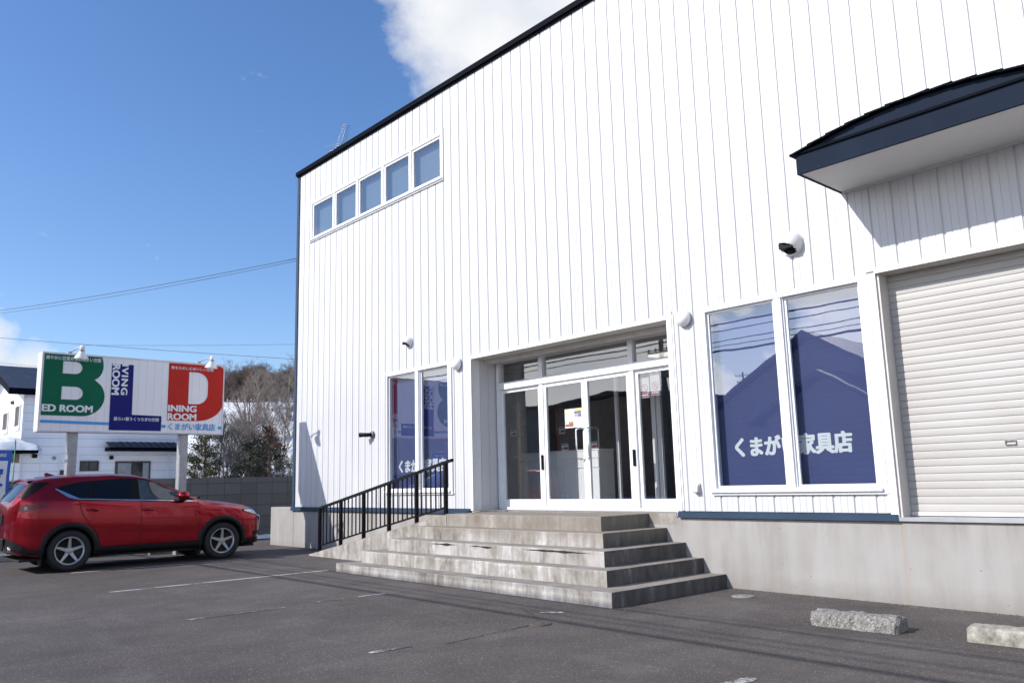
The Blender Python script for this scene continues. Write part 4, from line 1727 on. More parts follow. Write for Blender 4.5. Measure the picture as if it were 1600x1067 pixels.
ZTOP = smooth_tab([(-2.38, 1.02), (-2.365, 1.12), (-2.33, 1.215), (-2.24, 1.32), (-2.08, 1.525), (-1.99, 1.600), (-1.80, 1.638), (-1.26, 1.676), (-0.65, 1.685), (-0.25, 1.665), (0.0, 1.61), (0.30, 1.485), (0.60, 1.345), (0.90, 1.20), (0.98, 1.165), (1.28, 1.135), (1.60, 1.098), (1.93, 1.035), (2.08, 0.99), (2.17, 0.935), (2.23, 0.80)], 300, 4)
ZBOT = smooth_tab([(-2.38, 0.58), (-2.33, 0.40), (-2.15, 0.30), (-1.85, 0.26), (0, 0.25), (1.85, 0.22), (2.10, 0.24), (2.23, 0.34)], 200, 4)
WID = smooth_tab([(-2.38, 0.50), (-2.34, 0.60), (-2.26, 0.72), (-2.15, 0.80), (-2.02, 0.855), (-1.88, 0.888), (-1.68, 0.910), (-1.35, 0.92), (-0.7, 0.905), (0.2, 0.905), (0.9, 0.912), (1.35, 0.92), (1.70, 0.905), (1.92, 0.872), (2.06, 0.80), (2.16, 0.70), (2.23, 0.56)], 300, 3)


def section(x):
    zt, zb, W = ip(ZTOP, x), ip(ZBOT, x), ip(WID, x)
    zs = min(1.165 - 0.05 * x, zt - 0.10 - 0.02 * max(0, x))
    zs = max(zs, zb + 0.15)
    h = zs - zb
    gh = zt - zs
    Ws = W - 0.045
    Wr = max(0.25, Ws - gh * 0.40 - 0.03 - (0.10 if x > 1.0 else 0.0) * min(1, (x - 1.0) / 0.5 if x > 1 else 0))
    zr = zt - min(0.05, gh * 0.45)
    keys = [(0, zb), (W * 0.72, zb), (W * 0.92, zb + 0.03), (W * 0.972, zb + 0.14), (W * 0.985, zb + 0.36 * h), (W, zb + 0.58 * h), (W - 0.004, zb + 0.80 * h), (W - 0.022, zs - 0.045), (Ws, zs),
            (Ws + (Wr - Ws) * 0.33, zs + (zr - zs) * 0.33), (Ws + (Wr - Ws) * 0.66, zs + (zr - zs) * 0.68), (Wr + 0.03 * min(1, gh / 0.3), zr - 0.045 * min(1, gh / 0.3)), (Wr - 0.045, zr + 0.004), (Wr * 0.5, zt - 0.012), (0, zt)]
    pts = []
    n = len(keys)
    for i in range(n - 1):
        p0 = keys[max(0, i - 1)]
        p1, p2 = keys[i], keys[i + 1]
        p3 = keys[min(n - 1, i + 2)]
        m_ = 5
        for j in range(m_):
            t = j / m_
            def cr(a, b_, c, d):
                return 0.5 * ((2 * b_) + (-a + c) * t + (2 * a - 5 * b_ + 4 * c - d) * t * t + (-a + 3 * b_ - 3 * c + d) * t ** 3)
            if i in (0,):
                pts.append((p1[0] + (p2[0] - p1[0]) * t, p1[1] + (p2[1] - p1[1]) * t))
            else:
                pts.append((cr(p0[0], p1[0], p2[0], p3[0]), cr(p0[1], p1[1], p2[1], p3[1])))
    pts.append(keys[-1])
    return pts


SEC_CACHE = {}


def sec(x):
    k = round(x, 3)
    if k not in SEC_CACHE:
        SEC_CACHE[k] = section(k)
    return SEC_CACHE[k]


def side_y(x, z):
    """half width of the body side at station x, height z"""
    s = sec(x)
    for (ya, za), (yb, zb_) in zip(s[8:62], s[9:63]):
        if za <= z <= zb_ and zb_ > za:
            return ya + (yb - ya) * (z - za) / (zb_ - za)
    return s[10][0] if z < s[10][1] else s[60][0]


def top_z(x, y):
    s = sec(x)[40:]
    y = abs(y)
    for (ya, za), (yb, zb_) in zip(s, s[1:]):
        if yb <= y <= ya and ya > yb:
            return za + (zb_ - za) * (y - ya) / (yb - ya)
    return s[-1][1]


def P3(x, y, z):
    if x < -1.8:           # short rear overhang
        x = -1.8 + (x + 1.8) * 0.85
    # car frame (x forward, y to the right) -> child frame of the car empty (world aligned)
    return Vector((y, x, z))


WH = (-1.36, 1.345)
WZ = 0.352
ARCH_R = 0.415


def car_body():
    b = MB()
    xs = []
    x = -2.38
    while x < 2.23:
        xs.append(x)
        x += 0.012 if (x < -2.2 or x > 1.95) else 0.030
    xs.append(2.23)
    full = []
    for x in xs:
        s = sec(x)
        left = [P3(x, -y, z) for y, z in s]
        right = [P3(x, y, z) for y, z in s]
        full.append(left[::-1][:-1] + right)
    vs = b.grid(full, smooth=True)
    b.bm.faces.new(vs[0]).smooth = False
    b.bm.faces.new(vs[-1][::-1]).smooth = False
    kill = []
    for f in b.bm.faces:
        c = f.calc_center_median()
        if abs(c.x) > 0.55 and c.z < 0.85 and len(f.verts) == 4:
            for wx in WH:
                if hypot(c.y - wx, c.z - WZ) < ARCH_R:
                    kill.append(f)
                    break
    bmesh.ops.delete(b.bm, geom=kill, context='FACES')
    o = b.build('body', PAINT, car, weld=True)
    return o


car_body()
for wx in WH:
    for s in (-1, 1):
        b = MB()
        prof = [(ARCH_R + 0.03, s * 0.50), (ARCH_R + 0.03, s * 0.87)]
        b.lathe(prof, 28, 'X', (0, wx, WZ), a0=-0.3, a1=pi + 0.3)
        pts = [(s * 0.50, wx + (ARCH_R + 0.03) * cos(a), max(0.22, WZ + (ARCH_R + 0.03) * sin(a))) for a in [2 * pi * k / 28 for k in range(28)]]
        b.poly(pts)
        b.build('wheel_well', DARK, car)


def spanel(name, us, zlo, zhi, off, m, parent=car, nv=6, sides=(1, -1), nu=None):
    """panel hugging the body side; zlo/zhi are functions of u"""
    n = nu or max(6, int((us[1] - us[0]) / 0.05))
    for s in sides:
        b = MB()
        rows = []
        for i in range(n + 1):
            u = us[0] + (us[1] - us[0]) * i / n
            a, c = zlo(u), zhi(u)
            rows.append([P3(u, s * (side_y(u, a + (c - a) * j / nv) + off), a + (c - a) * j / nv) for j in range(nv + 1)])
        b.grid(rows, smooth=True)
        # thin returns so the panel has an edge
        for rr in (rows[0], rows[-1]):
            b.grid([rr, [Vector((p.x - s * off * 1.5, p.y, p.z)) for p in rr]])
        for jj in (0, -1):
            rr = [r[jj] for r in rows]
            b.grid([rr, [Vector((p.x - s * off * 1.5, p.y, p.z)) for p in rr]])
        o = b.build(name, m, parent)
    return o


BOT = [(-1.62, 1.425), (-1.50, 1.365), (-1.25, 1.235), (0.82, 1.132)]
TOPD = smooth_tab([(-1.62, 1.430), (-1.45, 1.475), (-1.2, 1.535), (-0.42, 1.585), (-0.10, 1.565), (0.10, 1.505), (0.45, 1.330), (0.82, 1.136)], 120, 3)
bot = lambda u: ip(BOT, u)
topd = lambda u: max(ip(TOPD, u), bot(u) + 0.003)
spanel('window_surround', (-1.60, 0.82), bot, topd, 0.004, BLACKP, nv=8)
g = 0.020
for nm, a, c, m in (('window', -1.50, -1.06, CGL), ('window', -1.01, -0.36, CGL), ('window', -0.22, 0.62, CGL2)):
    for s in (1, -1):
        spanel(nm, (a, c), lambda u: bot(u) + 0.012, lambda u: max(bot(u) + 0.014, topd(u) - g), 0.008, m, nv=8, sides=(s,))
spanel('chrome_strip', (-1.62, 0.82), lambda u: bot(u) - (0.016 if u > -1.25 else 0.016 + 0.05 * (1 - abs(u + 1.43) / 0.2 if abs(u + 1.43) < 0.2 else 0)), lambda u: bot(u) + 0.003, 0.010, CHROME, nv=3, nu=60)


# doors (skins standing a hair proud, with dark shut lines)
def door_panel(name, zrows, ul, ur, off=0.006):
    out = []
    for s in (1, -1):
        b = MB()
        rows = []
        for z in zrows:
            a, c = ul(z), ur(z)
            n = 22
            rows.append([P3(a + (c - a) * i / n, s * (side_y(a + (c - a) * i / n, z) + off), z) for i in range(n + 1)])
        b.grid(rows, smooth=True)
        for rr in ([r[0] for r in rows], [r[-1] for r in rows], rows[0], rows[-1]):
            b.grid([rr, [Vector((p.x - s * off * 1.6, p.y, p.z)) for p in rr]])
        out.append(b.build(name, PAINT, car))
    return out


def zlist(a, c, n):
    return [a + (c - a) * i / n for i in range(n + 1)]


RL = [(0.40, -0.875), (0.60, -0.93), (0.80, -1.06), (0.95, -1.19), (1.20, -1.26)]
fdoors = door_panel('door', zlist(0.395, 1.105, 14), lambda z: -0.195, lambda z: 0.865 - 0.02 * (z - 0.4))
rdoors = door_panel('door', zlist(0.395, 1.175, 14), lambda z: ip(RL, z) + 0.008, lambda z: -0.205)


def seam(fx, z0, z1, w=0.010):
    spanel_pts = zlist(z0, z1, 16)
    for s in (1, -1):
        b = MB()
        b.grid([[P3(fx(z) - w / 2, s * (side_y(fx(z), z) + 0.0035), z), P3(fx(z) + w / 2, s * (side_y(fx(z), z) + 0.0035), z)] for z in spanel_pts])
        b.build('shut_line', GAP, car)


seam(lambda z: -0.200, 0.36, 1.155)
seam(lambda z: 0.870 - 0.02 * (z - 0.4), 0.36, 1.13)
seam(lambda z: ip(RL, z), 0.42, 1.20)
for s, fd, rd in ((1, fdoors[0], rdoors[0]), (-1, fdoors[1], rdoors[1])):
    for d, u, z in ((fd, -0.07, 1.000), (rd, -1.03, 1.035)):
        y = side_y(u, z)
        b = MB()
        b.tube([P3(u - 0.10, s * (y + 0.008), z), P3(u - 0.085, s * (y + 0.035), z), P3(u, s * (y + 0.040), z), P3(u + 0.085, s * (y + 0.035), z), P3(u + 0.10, s * (y + 0.008), z)], [0.014, 0.017, 0.018, 0.017, 0.014], 10)
        b.build('handle', PAINT, d)
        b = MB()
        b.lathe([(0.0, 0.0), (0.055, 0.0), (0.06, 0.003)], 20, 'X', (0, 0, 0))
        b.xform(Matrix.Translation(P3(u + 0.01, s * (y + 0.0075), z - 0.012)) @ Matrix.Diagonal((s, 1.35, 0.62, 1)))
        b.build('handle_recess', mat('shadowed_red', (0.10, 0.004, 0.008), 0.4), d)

# cladding: arches, sills, lower bumpers
for wx in WH:
    for s in (-1, 1):
        b = MB()
        n = 44
        rows = []
        for i in range(n + 1):
            a = radians(-22 + 224 * i / n)
            row = []
            for r, off in ((ARCH_R - 0.02, 0.002), (ARCH_R - 0.018, 0.020), (ARCH_R + 0.03, 0.022), (ARCH_R + 0.062, 0.018), (ARCH_R + 0.068, 0.0)):
                u, z = wx + r * cos(a), max(0.27, WZ + r * sin(a))
                u = max(-2.2, min(2.1, u))
                row.append(P3(u, s * (side_y(u, z) + off), z))
            row.insert(0, P3(wx + (ARCH_R - 0.02) * cos(a), s * 0.78, max(0.27, WZ + (ARCH_R - 0.02) * sin(a))))
            rows.append(row)
        b.grid(rows, smooth=True)
        b.build('wheel_arch_trim', PLAST, car)
spanel('sill', (-0.96, 0.94), lambda u: 0.265, lambda u: 0.385, 0.020, PLAST)
spanel('lower_bumper', (1.75, 2.20), lambda u: 0.25 if u < 2.0 else 0.27, lambda u: 0.36 + 0.04 * max(0, (u - 1.9)), 0.014, PLAST, nu=14)
spanel('lower_bumper', (-2.365, -1.78), lambda u: 0.31 + 0.12 * max(0, -2.0 - u) / 0.36, lambda u: 0.40 + 0.20 * max(0, -2.0 - u) / 0.36, 0.014, PLAST, nu=24)
# rear face
b = MB()
ZR = -2.297
b.box(-0.50, 0.50, ZR - 0.02, ZR + 0.006, 0.40, 0.60)
b.bevel(0.01)
b.build('rear_bumper', PLAST, car)
tg = MB().box(-0.30, 0.30, ZR - 0.014, ZR + 0.004, 0.82, 1.00).bevel(0.006).build('plate_recess', PLAST, car)
pl = MB().box(-0.165, 0.165, ZR - 0.030, ZR - 0.016, 0.825, 0.985).bevel(0.004).build('number_plate', PAPER, car)
for s in (-1, 1):
    MB().lathe([(0.030, -0.09), (0.045, -0.09), (0.045, 0.06), (0.030, 0.06)], 18, 'Y', (s * 0.60, ZR + 0.13, 0.42)).build('exhaust_tip', CHROME, car)
for sd in (1, -1):
    tl = spanel('tail_light', (-2.352, -1.76), lambda u: 1.045 + 0.075 * max(0, (u + 2.05)) / 0.29, lambda u: min(1.155 - 0.03 * max(0, -2.2 - u) / 0.15, ip(ZTOP, u) - 0.05), 0.010, TLAMP, nu=30, sides=(sd,))
    spanel('reverse_lens', (-2.135, -2.085), lambda u: 1.068, lambda u: 1.128, 0.014, REVL, parent=tl, nu=6, sides=(sd,))
# rear window and spoiler
b = MB()
rows = []
for i in range(9):
    u = -2.315 + (2.315 - 2.075) * i / 8
    w = side_y(u, min(1.40, ip(ZTOP, u) - 0.06)) - 0.10
    rows.append([P3(u, -w + 2 * w * j / 12, top_z(u, -w + 2 * w * j / 12) + 0.006) for j in range(13)])
b.grid(rows, smooth=True)
b.build('rear_window', CGL, car)
spanel('rear_pillar_trim', (-2.22, -1.72), lambda u: ip([(-2.22, 1.255), (-2.12, 1.27), (-1.72, 1.515)], u), lambda u: max(ip([(-2.22, 1.255), (-2.12, 1.27), (-1.72, 1.515)], u) + 0.003, min(1.535, ip(ZTOP, u) - 0.055)), 0.006, BLACKP, nu=26)
b = MB()
pts = []
for j in range(13):
    y = -0.60 + 1.2 * j / 12
    pts.append((y, top_z(-1.98, y)))
rows = [[P3(-1.94, y, top_z(-1.94, y) + 0.004) for y, z in pts], [P3(-2.06, y * 1.02, z + 0.010 - 0.01 * abs(y)) for y, z in pts], [P3(-2.075, y * 1.02, z - 0.012 - 0.01 * abs(y)) for y, z in pts], [P3(-2.00, y, z - 0.05) for y, z in pts]]
b.grid(rows, smooth=True)
b.build('spoiler', PAINT, car)
# windscreen
b = MB()
rows = []
for i in range(11):
    u = 0.03 + 0.88 * i / 10
    w = side_y(u, ip(ZTOP, u) - 0.06) - 0.055
    rows.append([P3(u, -w + 2 * w * j / 14, top_z(u, -w + 2 * w * j / 14) + 0.006) for j in range(15)])
b.grid(rows, smooth=True)
b.build('windscreen', CGL2, car)
MB().tube([P3(0.93, -0.70, 1.185), P3(0.96, 0.0, 1.20), P3(0.93, 0.70, 1.185)], 0.022, 8).build('wiper_cowl', PLAST, car)
# bonnet crease / shut line
b = MB()
for s in (1, -1):
    rows = []
    for i in range(20):
        u = 0.98 + 1.05 * i / 19
        y = side_y(u, ip(ZTOP, u) - 0.11) - 0.06
        rows.append([P3(u, s * (y - 0.004), top_z(u, y) + 0.004), P3(u, s * (y + 0.004), top_z(u, y + 0.004) + 0.004)])
    b.grid(rows)
b.build('bonnet_line', GAP, car)
# headlights, grille, chrome wing
hl = spanel('headlight', (1.78, 2.19), lambda u: 0.825 + 0.075 * max(0, (2.05 - u)) / 0.27, lambda u: min(0.925, ip(ZTOP, u) - 0.07 if u > 2.0 else 0.925), 0.010, CLEAR, nu=18)
spanel('headlight_surround', (1.74, 2.20), lambda u: 0.812 + 0.075 * max(0, (2.05 - u)) / 0.27, lambda u: min(0.938, ip(ZTOP, u) - 0.06 if u > 2.0 else 0.938), 0.005, BLACKP, nu=18)
MB().box(-0.55, 0.55, 2.215, 2.245, 0.45, 0.74).bevel(0.01).build('grille', BLACKP, car)
b = MB()
b.tube([P3(2.13, -0.74, 0.80), P3(2.20, -0.62, 0.74), P3(2.255, -0.48, 0.56), P3(2.262, 0, 0.45), P3(2.255, 0.48, 0.56), P3(2.20, 0.62, 0.74), P3(2.13, 0.74, 0.80)], 0.022, 8)
b.build('grille_wing', CHROME, car)
spanel('fog_lamp_trim', (1.99, 2.18), lambda u: 0.42, lambda u: 0.50, 0.010, PLAST, nu=8)
# mirrors
for s in (1, -1):
    b = MB()
    b.lathe([(0.0, -0.11), (0.06, -0.095), (0.088, -0.04), (0.092, 0.03), (0.075, 0.09), (0.0, 0.115)], 20, 'X')
    b.xform(Matrix.Translation(P3(0.52, s * 1.00, 1.235)) @ Matrix.Diagonal((1.05, 1.25, 0.85, 1)))
    mr = b.build('mirror', PAINT, car, smooth=True)
    MB().prism([P3(0.60, s * 0.86, 1.13), P3(0.42, s * 0.86, 1.13), P3(0.44, s * 0.86, 1.19), P3(0.58, s * 0.86, 1.19)], (s * 0.14, 0, 0.01)).bevel(0.01).build('mirror_foot', PLAST, mr)
# fin aerial
b = MB()
b.prism([P3(-1.62, 0.02, 1.630), P3(-1.42, 0.02, 1.645), P3(-1.60, 0.006, 1.71), P3(-1.64, 0.006, 1.70)], (-0.02, 0, 0))
b.build('aerial_fin', PAINT, car)


def wheel(wx, s):
    t = MB()
    q = 0.118
    prof = [(0.235, -q + 0.015), (0.262, -q), (0.315, -q - 0.004), (0.342, -q + 0.018), (0.352, -q + 0.045), (0.353, 0), (0.352, q - 0.045), (0.342, q - 0.018), (0.315, q + 0.004), (0.262, q), (0.235, q - 0.015)]
    t.lathe(prof, 56, 'X')
    for k in range(60):      # tread blocks on the shoulder
        a = 2 * pi * k / 60
        c = Vector((0, cos(a), sin(a)))
        d = Vector((0, -sin(a), cos(a)))
        for sx in (-1, 1):
            p = c * 0.349 + Vector((sx * 0.085, 0, 0))
            pts = [p + d * 0.010 + Vector((0.028, 0, 0)), p - d * 0.010 + Vector((0.028, 0, 0)), p - d * 0.010 - Vector((0.028, 0, 0)), p + d * 0.010 - Vector((0.028, 0, 0))]
            t.prism(pts, c * 0.004)
    y = 0.785
    w = t.build('wheel', TYRE, car)
    w.location = (s * y, wx, WZ)
    r = MB()
    q2 = s * (q - 0.022)
    r.lathe([(0.205, s * 0.02), (0.215, q2), (0.232, q2 + s * 0.012), (0.240, q2 + s * 0.010), (0.238, q2 - s * 0.02)], 48, 'X')
    r.lathe([(0.0, q2 - s * 0.008), (0.030, q2 - s * 0.006), (0.052, q2 - s * 0.012), (0.068, q2 - s * 0.03), (0.070, q2 - s * 0.06)], 28, 'X')
    for k in range(5):
        a = pi / 2 + 2 * pi * k / 5
        c = Vector((0, cos(a), sin(a)))
        d = Vector((0, -sin(a), cos(a)))
        x1, x2 = Vector((q2 - s * 0.012, 0, 0)), Vector((q2 + s * 0.004, 0, 0))
        hub, tip = 0.029, 0.017
        p = [x1 + c * 0.045 + d * hub, x1 + c * 0.045 - d * hub, x2 + c * 0.218 - d * tip, x2 + c * 0.218 + d * tip]
        r.prism(p, Vector((-s * 0.028, 0, 0)))
    rim = r.build('rim', ALLOY, w)
    e = MB()
    e.lathe([(0.0, s * 0.025), (0.206, s * 0.025), (0.206, s * 0.07)], 32, 'X')
    e.build('brake_disc', mat('dark_brake', (0.02, 0.018, 0.016), 0.6), w)
    e = MB()
    for k in range(5):
        a = pi / 2 + pi / 5 + 2 * pi * k / 5
        e.lathe([(0.0, q2 - s * 0.004), (0.010, q2 - s * 0.004), (0.011, q2 - s * 0.035)], 8, 'X', (0, 0.048 * cos(a), 0.048 * sin(a)))
    e.build('wheel_nut', GALV, w)


for wx in WH:
    for s in (1, -1):
        wheel(wx, s)
MB().box(-0.74, 0.74, -2.1, 2.05, 0.205, 0.245).build('underbody', DARK, car)
for s in (1, -1):
    for wx in WH:
        MB().box(s * 0.79 - 0.11, s * 0.79 + 0.11, wx - 0.445, wx - 0.435, 0.13, 0.36).build('mud_flap', PLAST, car)

# ================================================================== BANNER FLAG
bf = empty('banner_flag', (-2.0, -5.2, 0))
tag(bf, 'blue and white banner flag on a thin green pole behind the red car', 'banner')
MB().tube([(0, 0.03, 0.10), (0, 0.03, 2.42)], 0.011, 8).build('pole', mat('green_pole', (0.02, 0.22, 0.14), 0.4), bf)
MB().tube([(0, 0.03, 2.20), (0, -0.62, 2.20)], 0.008, 6).build('cross_bar', PAPER, bf)


def flag_pt(s, z):
    return Vector((0.012 + 0.020 * sin(s * 9 + z * 1.5) + 0.012 * sin(z * 4.0), -0.02 - s + 0.02 * sin(z * 3), z))


b = MB()
b.grid([[flag_pt(0.60 * i / 14, 0.42 + 1.77 * j / 26) for i in range(15)] for j in range(27)], smooth=True)
CLOTHB = mat('blue_banner_cloth', (0.035, 0.13, 0.52), 0.7, 0, 0.05)
fl = b.build('cloth', CLOTHB, bf)
b = MB()
b.grid([[flag_pt(0.055 + 0.50 * i / 12, 0.95 + 1.03 * j / 16) + Vector((0.004, 0, 0)) for i in range(13)] for j in range(17)], smooth=True)
b.build('white_panel', LETTERW, fl)
b = MB()
for k in range(4):
    z = 0.60 + k * 0.085
    b.grid([[flag_pt(0.05 + 0.52 * i / 12, z + 0.035 * j) + Vector((0.004, 0, 0)) for i in range(13)] for j in range(2)], smooth=True)
b.build('white_stripes', LETTERW, fl)


def flag_text(body, s0, s1, z0, z1, m, off, bold=0.02):
    me = text_mesh(body, bold)
    xs = [v.co.x for v in me.vertices]
    ys = [v.co.y for v in me.vertices]
    for v in me.vertices:
        k = (v.co.x - min(xs)) / (max(xs) - min(xs))
        j = (v.co.y - min(ys)) / (max(ys) - min(ys))
        v.co = flag_pt(s1 + (s0 - s1) * k, z0 + (z1 - z0) * j) + Vector((off + v.co.z, 0, 0))
    me.materials.clear()
    me.materials.append(m)
    o = bpy.data.objects.new('lettering', me)
    col.objects.link(o)
    o.parent = fl


flag_text('FURNITURE', 0.09, 0.55, 2.06, 2.125, LETTERW, 0.006, 0.03)
flag_text('家', 0.10, 0.52, 1.45, 1.86, CLOTHB, 0.012, 0.05)
MB().prism([(-0.2, -0.22, 0.0), (0.2, -0.22, 0.0), (0.14, -0.16, 0.13), (-0.14, -0.16, 0.13)], (0, 0.44, 0)).bevel(0.02).build('base_tank', mat('grey_water_tank', (0.22, 0.22, 0.22), 0.5), bf)

# ================================================================== NEIGHBOUR HOUSE
hs = empty('neighbour_house', (-18.0, 0.4, 0))
tag(hs, 'white two storey house with dark blue metal roof behind the shop sign', 'house')
hinv = Matrix.Translation((18.0, -0.4, 0))


def hp(bm_, name, m, parent=None, **k):
    o = bm_.build(name, m, parent or hs, **k)
    if parent is None:
        o.matrix_parent_inverse = hinv
    return o


HWALL = m_lapsiding('white_lap_siding', (0.72, 0.73, 0.75), (0.82, 0.82, 0.83), 0.30)
HROOF = m_lapsiding('ribbed_blue_roof', (0.014, 0.022, 0.042), (0.022, 0.033, 0.058), 0.34, 'Y')
BRFR = mat('brown_window_frame', (0.05, 0.033, 0.025), 0.5)
CURT = mat('window_curtain', (0.30, 0.31, 0.30), 0.8, 0, 0.3, 2.5)
HX, HY0, HY1, HZ = -16.6, -2.2, 1.12, 5.0
RX, RZ = -19.95, 6.12
b = MB()
b.prism([(HX, HY0, -0.2), (HX, HY0, HZ), (RX, HY0, RZ), (2 * RX - HX, HY0, HZ), (2 * RX - HX, HY0, -0.2)], (0, HY1 - HY0 + 2.4, 0))
b.box(HX - 4.5, HX - 0.001, HY1, 3.04, -0.2, 2.90)
hp(b, 'wall', HWALL)
b = MB()
ov, og = 0.42, 0.55
k = (RZ - HZ) / (HX - RX)
for s in (1, -1):
    xe = RX + s * (HX - RX + ov)
    ze = HZ - ov * k
    b.prism([(RX, HY0 - og, RZ + 0.02), (xe, HY0 - og, ze + 0.02), (xe, HY0 - og, ze + 0.20), (RX, HY0 - og, RZ + 0.20)], (0, HY1 - HY0 + 2.4 + og, 0))
hp(b, 'roof', HROOF)
b = MB()
for s in (1, -1):
    xe = RX + s * (HX - RX + ov)
    ze = HZ - ov * k
    b.prism([(RX, HY0 - og - 0.03, RZ - 0.04), (xe + s * 0.02, HY0 - og - 0.03, ze - 0.04), (xe + s * 0.02, HY0 - og - 0.03, ze + 0.18), (RX, HY0 - og - 0.03, RZ + 0.18)], (0, 0.028, 0))
b.box(HX + ov + 0.002, HX + ov + 0.03, HY0 - og, HY1 + 2.3, HZ - ov * k - 0.04, HZ - ov * k + 0.19)
hp(b, 'fascia', NAVYD)
# hipped lean-to roof on the rear part
b = MB()
e0, e1 = 0.62, 3.50
b.prism([(-15.95, e0, 2.84), (-15.95, e1, 2.84), (-18.3, e1, 2.84), (-18.3, e0, 2.84)], (0, 0, 0.13))
hp(b, 'eave', NAVYD)
b = MB()
v = [(-15.93, e0, 2.975), (-15.93, e1 + 0.02, 2.975), (-18.1, 2.55, 3.72), (-18.1, 1.13, 3.72), (-16.58, 1.13, 3.20), (-16.58, e0, 3.20)]
b.poly([v[0], v[1], v[2], v[3], v[4]])
b.poly([v[0], v[4], v[5]])
b.poly([v[1], (-20.3, e1 + 0.02, 2.975), v[2]])
for i in range(11):
    y = 0.9 + i * 0.255
    kk = 0.93 if y > 1.13 else 0.28
    yt = min(y, 2.5)
    if y > 2.6:
        kk = max(0.15, (3.5 - y) / 0.95)
    p0, p1 = Vector((-15.94, y, 2.985)), Vector((-15.94 - 2.16 * kk, y, 2.985 + 0.745 * kk))
    b.tube([p0, p1], 0.022, 4)
hp(b, 'lean_to_roof', HROOF, fix=False)


def hwin(y0, y1, z0, z1, mull=1, x=HX, curtain=True):
    b = MB()
    w = 0.045
    b.box(x - 0.02, x + 0.05, y0, y1, z0, z0 + w)
    b.box(x - 0.02, x + 0.05, y0, y1, z1 - w, z1)
    b.box(x - 0.02, x + 0.05, y0, y0 + w, z0 + w, z1 - w)
    b.box(x - 0.02, x + 0.05, y1 - w, y1, z0 + w, z1 - w)
    for i in range(mull):
        ym = y0 + (y1 - y0) * (i + 1) / (mull + 1)
        b.box(x - 0.02, x + 0.04, ym - 0.025, ym + 0.025, z0 + w, z1 - w)
    o = hp(b, 'window', BRFR)
    g = MB()
    g.box(x + 0.002, x + 0.008, y0 + w, y1 - w, z0 + w, z1 - w)
    g.build('pane', mat('house_pane', (0.045, 0.05, 0.05), 0.06, 0, 0.5, 2.0, spec=0.8), o)
    if curtain:
        g = MB()
        a, c = y0 + (y1 - y0) * 0.08, y0 + (y1 - y0) * 0.45
        g.box(x + 0.009, x + 0.011, a, c, z0 + w, z1 - w - 0.02)
        g.box(x + 0.009, x + 0.011, y1 - 0.28, y1 - w, z0 + w, z1 - w - 0.02)
        g.build('curtain', CURT, o)


hwin(-0.22, 0.43, 2.10, 2.48, 1, curtain=False)
hwin(1.02, 2.32, 1.55, 2.46, 1)
# back door frame, vents, pipes
b = MB()
b.box(HX - 0.01, HX + 0.04, -0.95, -0.90, 0.6, 2.75)
b.box(HX - 0.01, HX + 0.04, -0.30, -0.25, 0.6, 2.75)
b.box(HX - 0.01, HX + 0.04, -0.90, -0.30, 2.70, 2.75)
dr_ = hp(b, 'back_door', TRIMW)
MB().box(HX + 0.003, HX + 0.012, -0.88, -0.55, 1.2, 2.15).build('door_pane', BRFR, dr_)
for y, z, w in ((-1.75, 2.66, 0.075), (0.85, 2.60, 0.06)):
    hp(MB().box(HX, HX + 0.14, y - w, y + w, z - 0.07, z + 0.07).bevel(0.01), 'vent_box', BLACKP)
hp(MB().lathe([(0.0, 0.05), (0.06, 0.045), (0.075, 0.0)], 16, 'X', (HX, -1.10, 2.58)), 'round_vent', GALV)
hp(MB().box(HX - 0.012, HX + 0.016, HY0 - 0.016, HY0 + 0.06, 0, 4.8), 'corner_board', TRIMW)
hp(MB().box(HX - 0.05, HX + 0.018, 2.98, 3.056, 0, 2.83), 'corner_board', TRIMW)
hp(MB().box(HX - 0.01, HX + 0.015, -1.55, -1.50, 0.3, 2.85), 'downpipe', TRIMW)
# gable windows, facing the street
for xa, xb, z0, z1 in ((-17.75, -16.95, 3.72, 4.55), (-19.85, -18.95, 3.72, 4.45)):
    b = MB()
    frame_bars(b, xa, xb, z0, z1, 0.05, HY0 - 0.05, HY0 + 0.02)
    b.box(xa - 0.06, xb + 0.06, HY0 - 0.07, HY0 - 0.002, z0 - 0.11, z0 - 0.003)
    o = hp(b, 'window', TRIMW)
    MB().box(xa + 0.05, xb - 0.05, HY0 - 0.012, HY0 - 0.004, z0 + 0.05, z1 - 0.05).build('pane', BRFR, o)
hp(MB().lathe([(0.0, -0.12), (0.06, -0.10), (0.075, 0.0)], 14, 'Y', (-18.3, HY0, 4.72)), 'vent', BRFR)
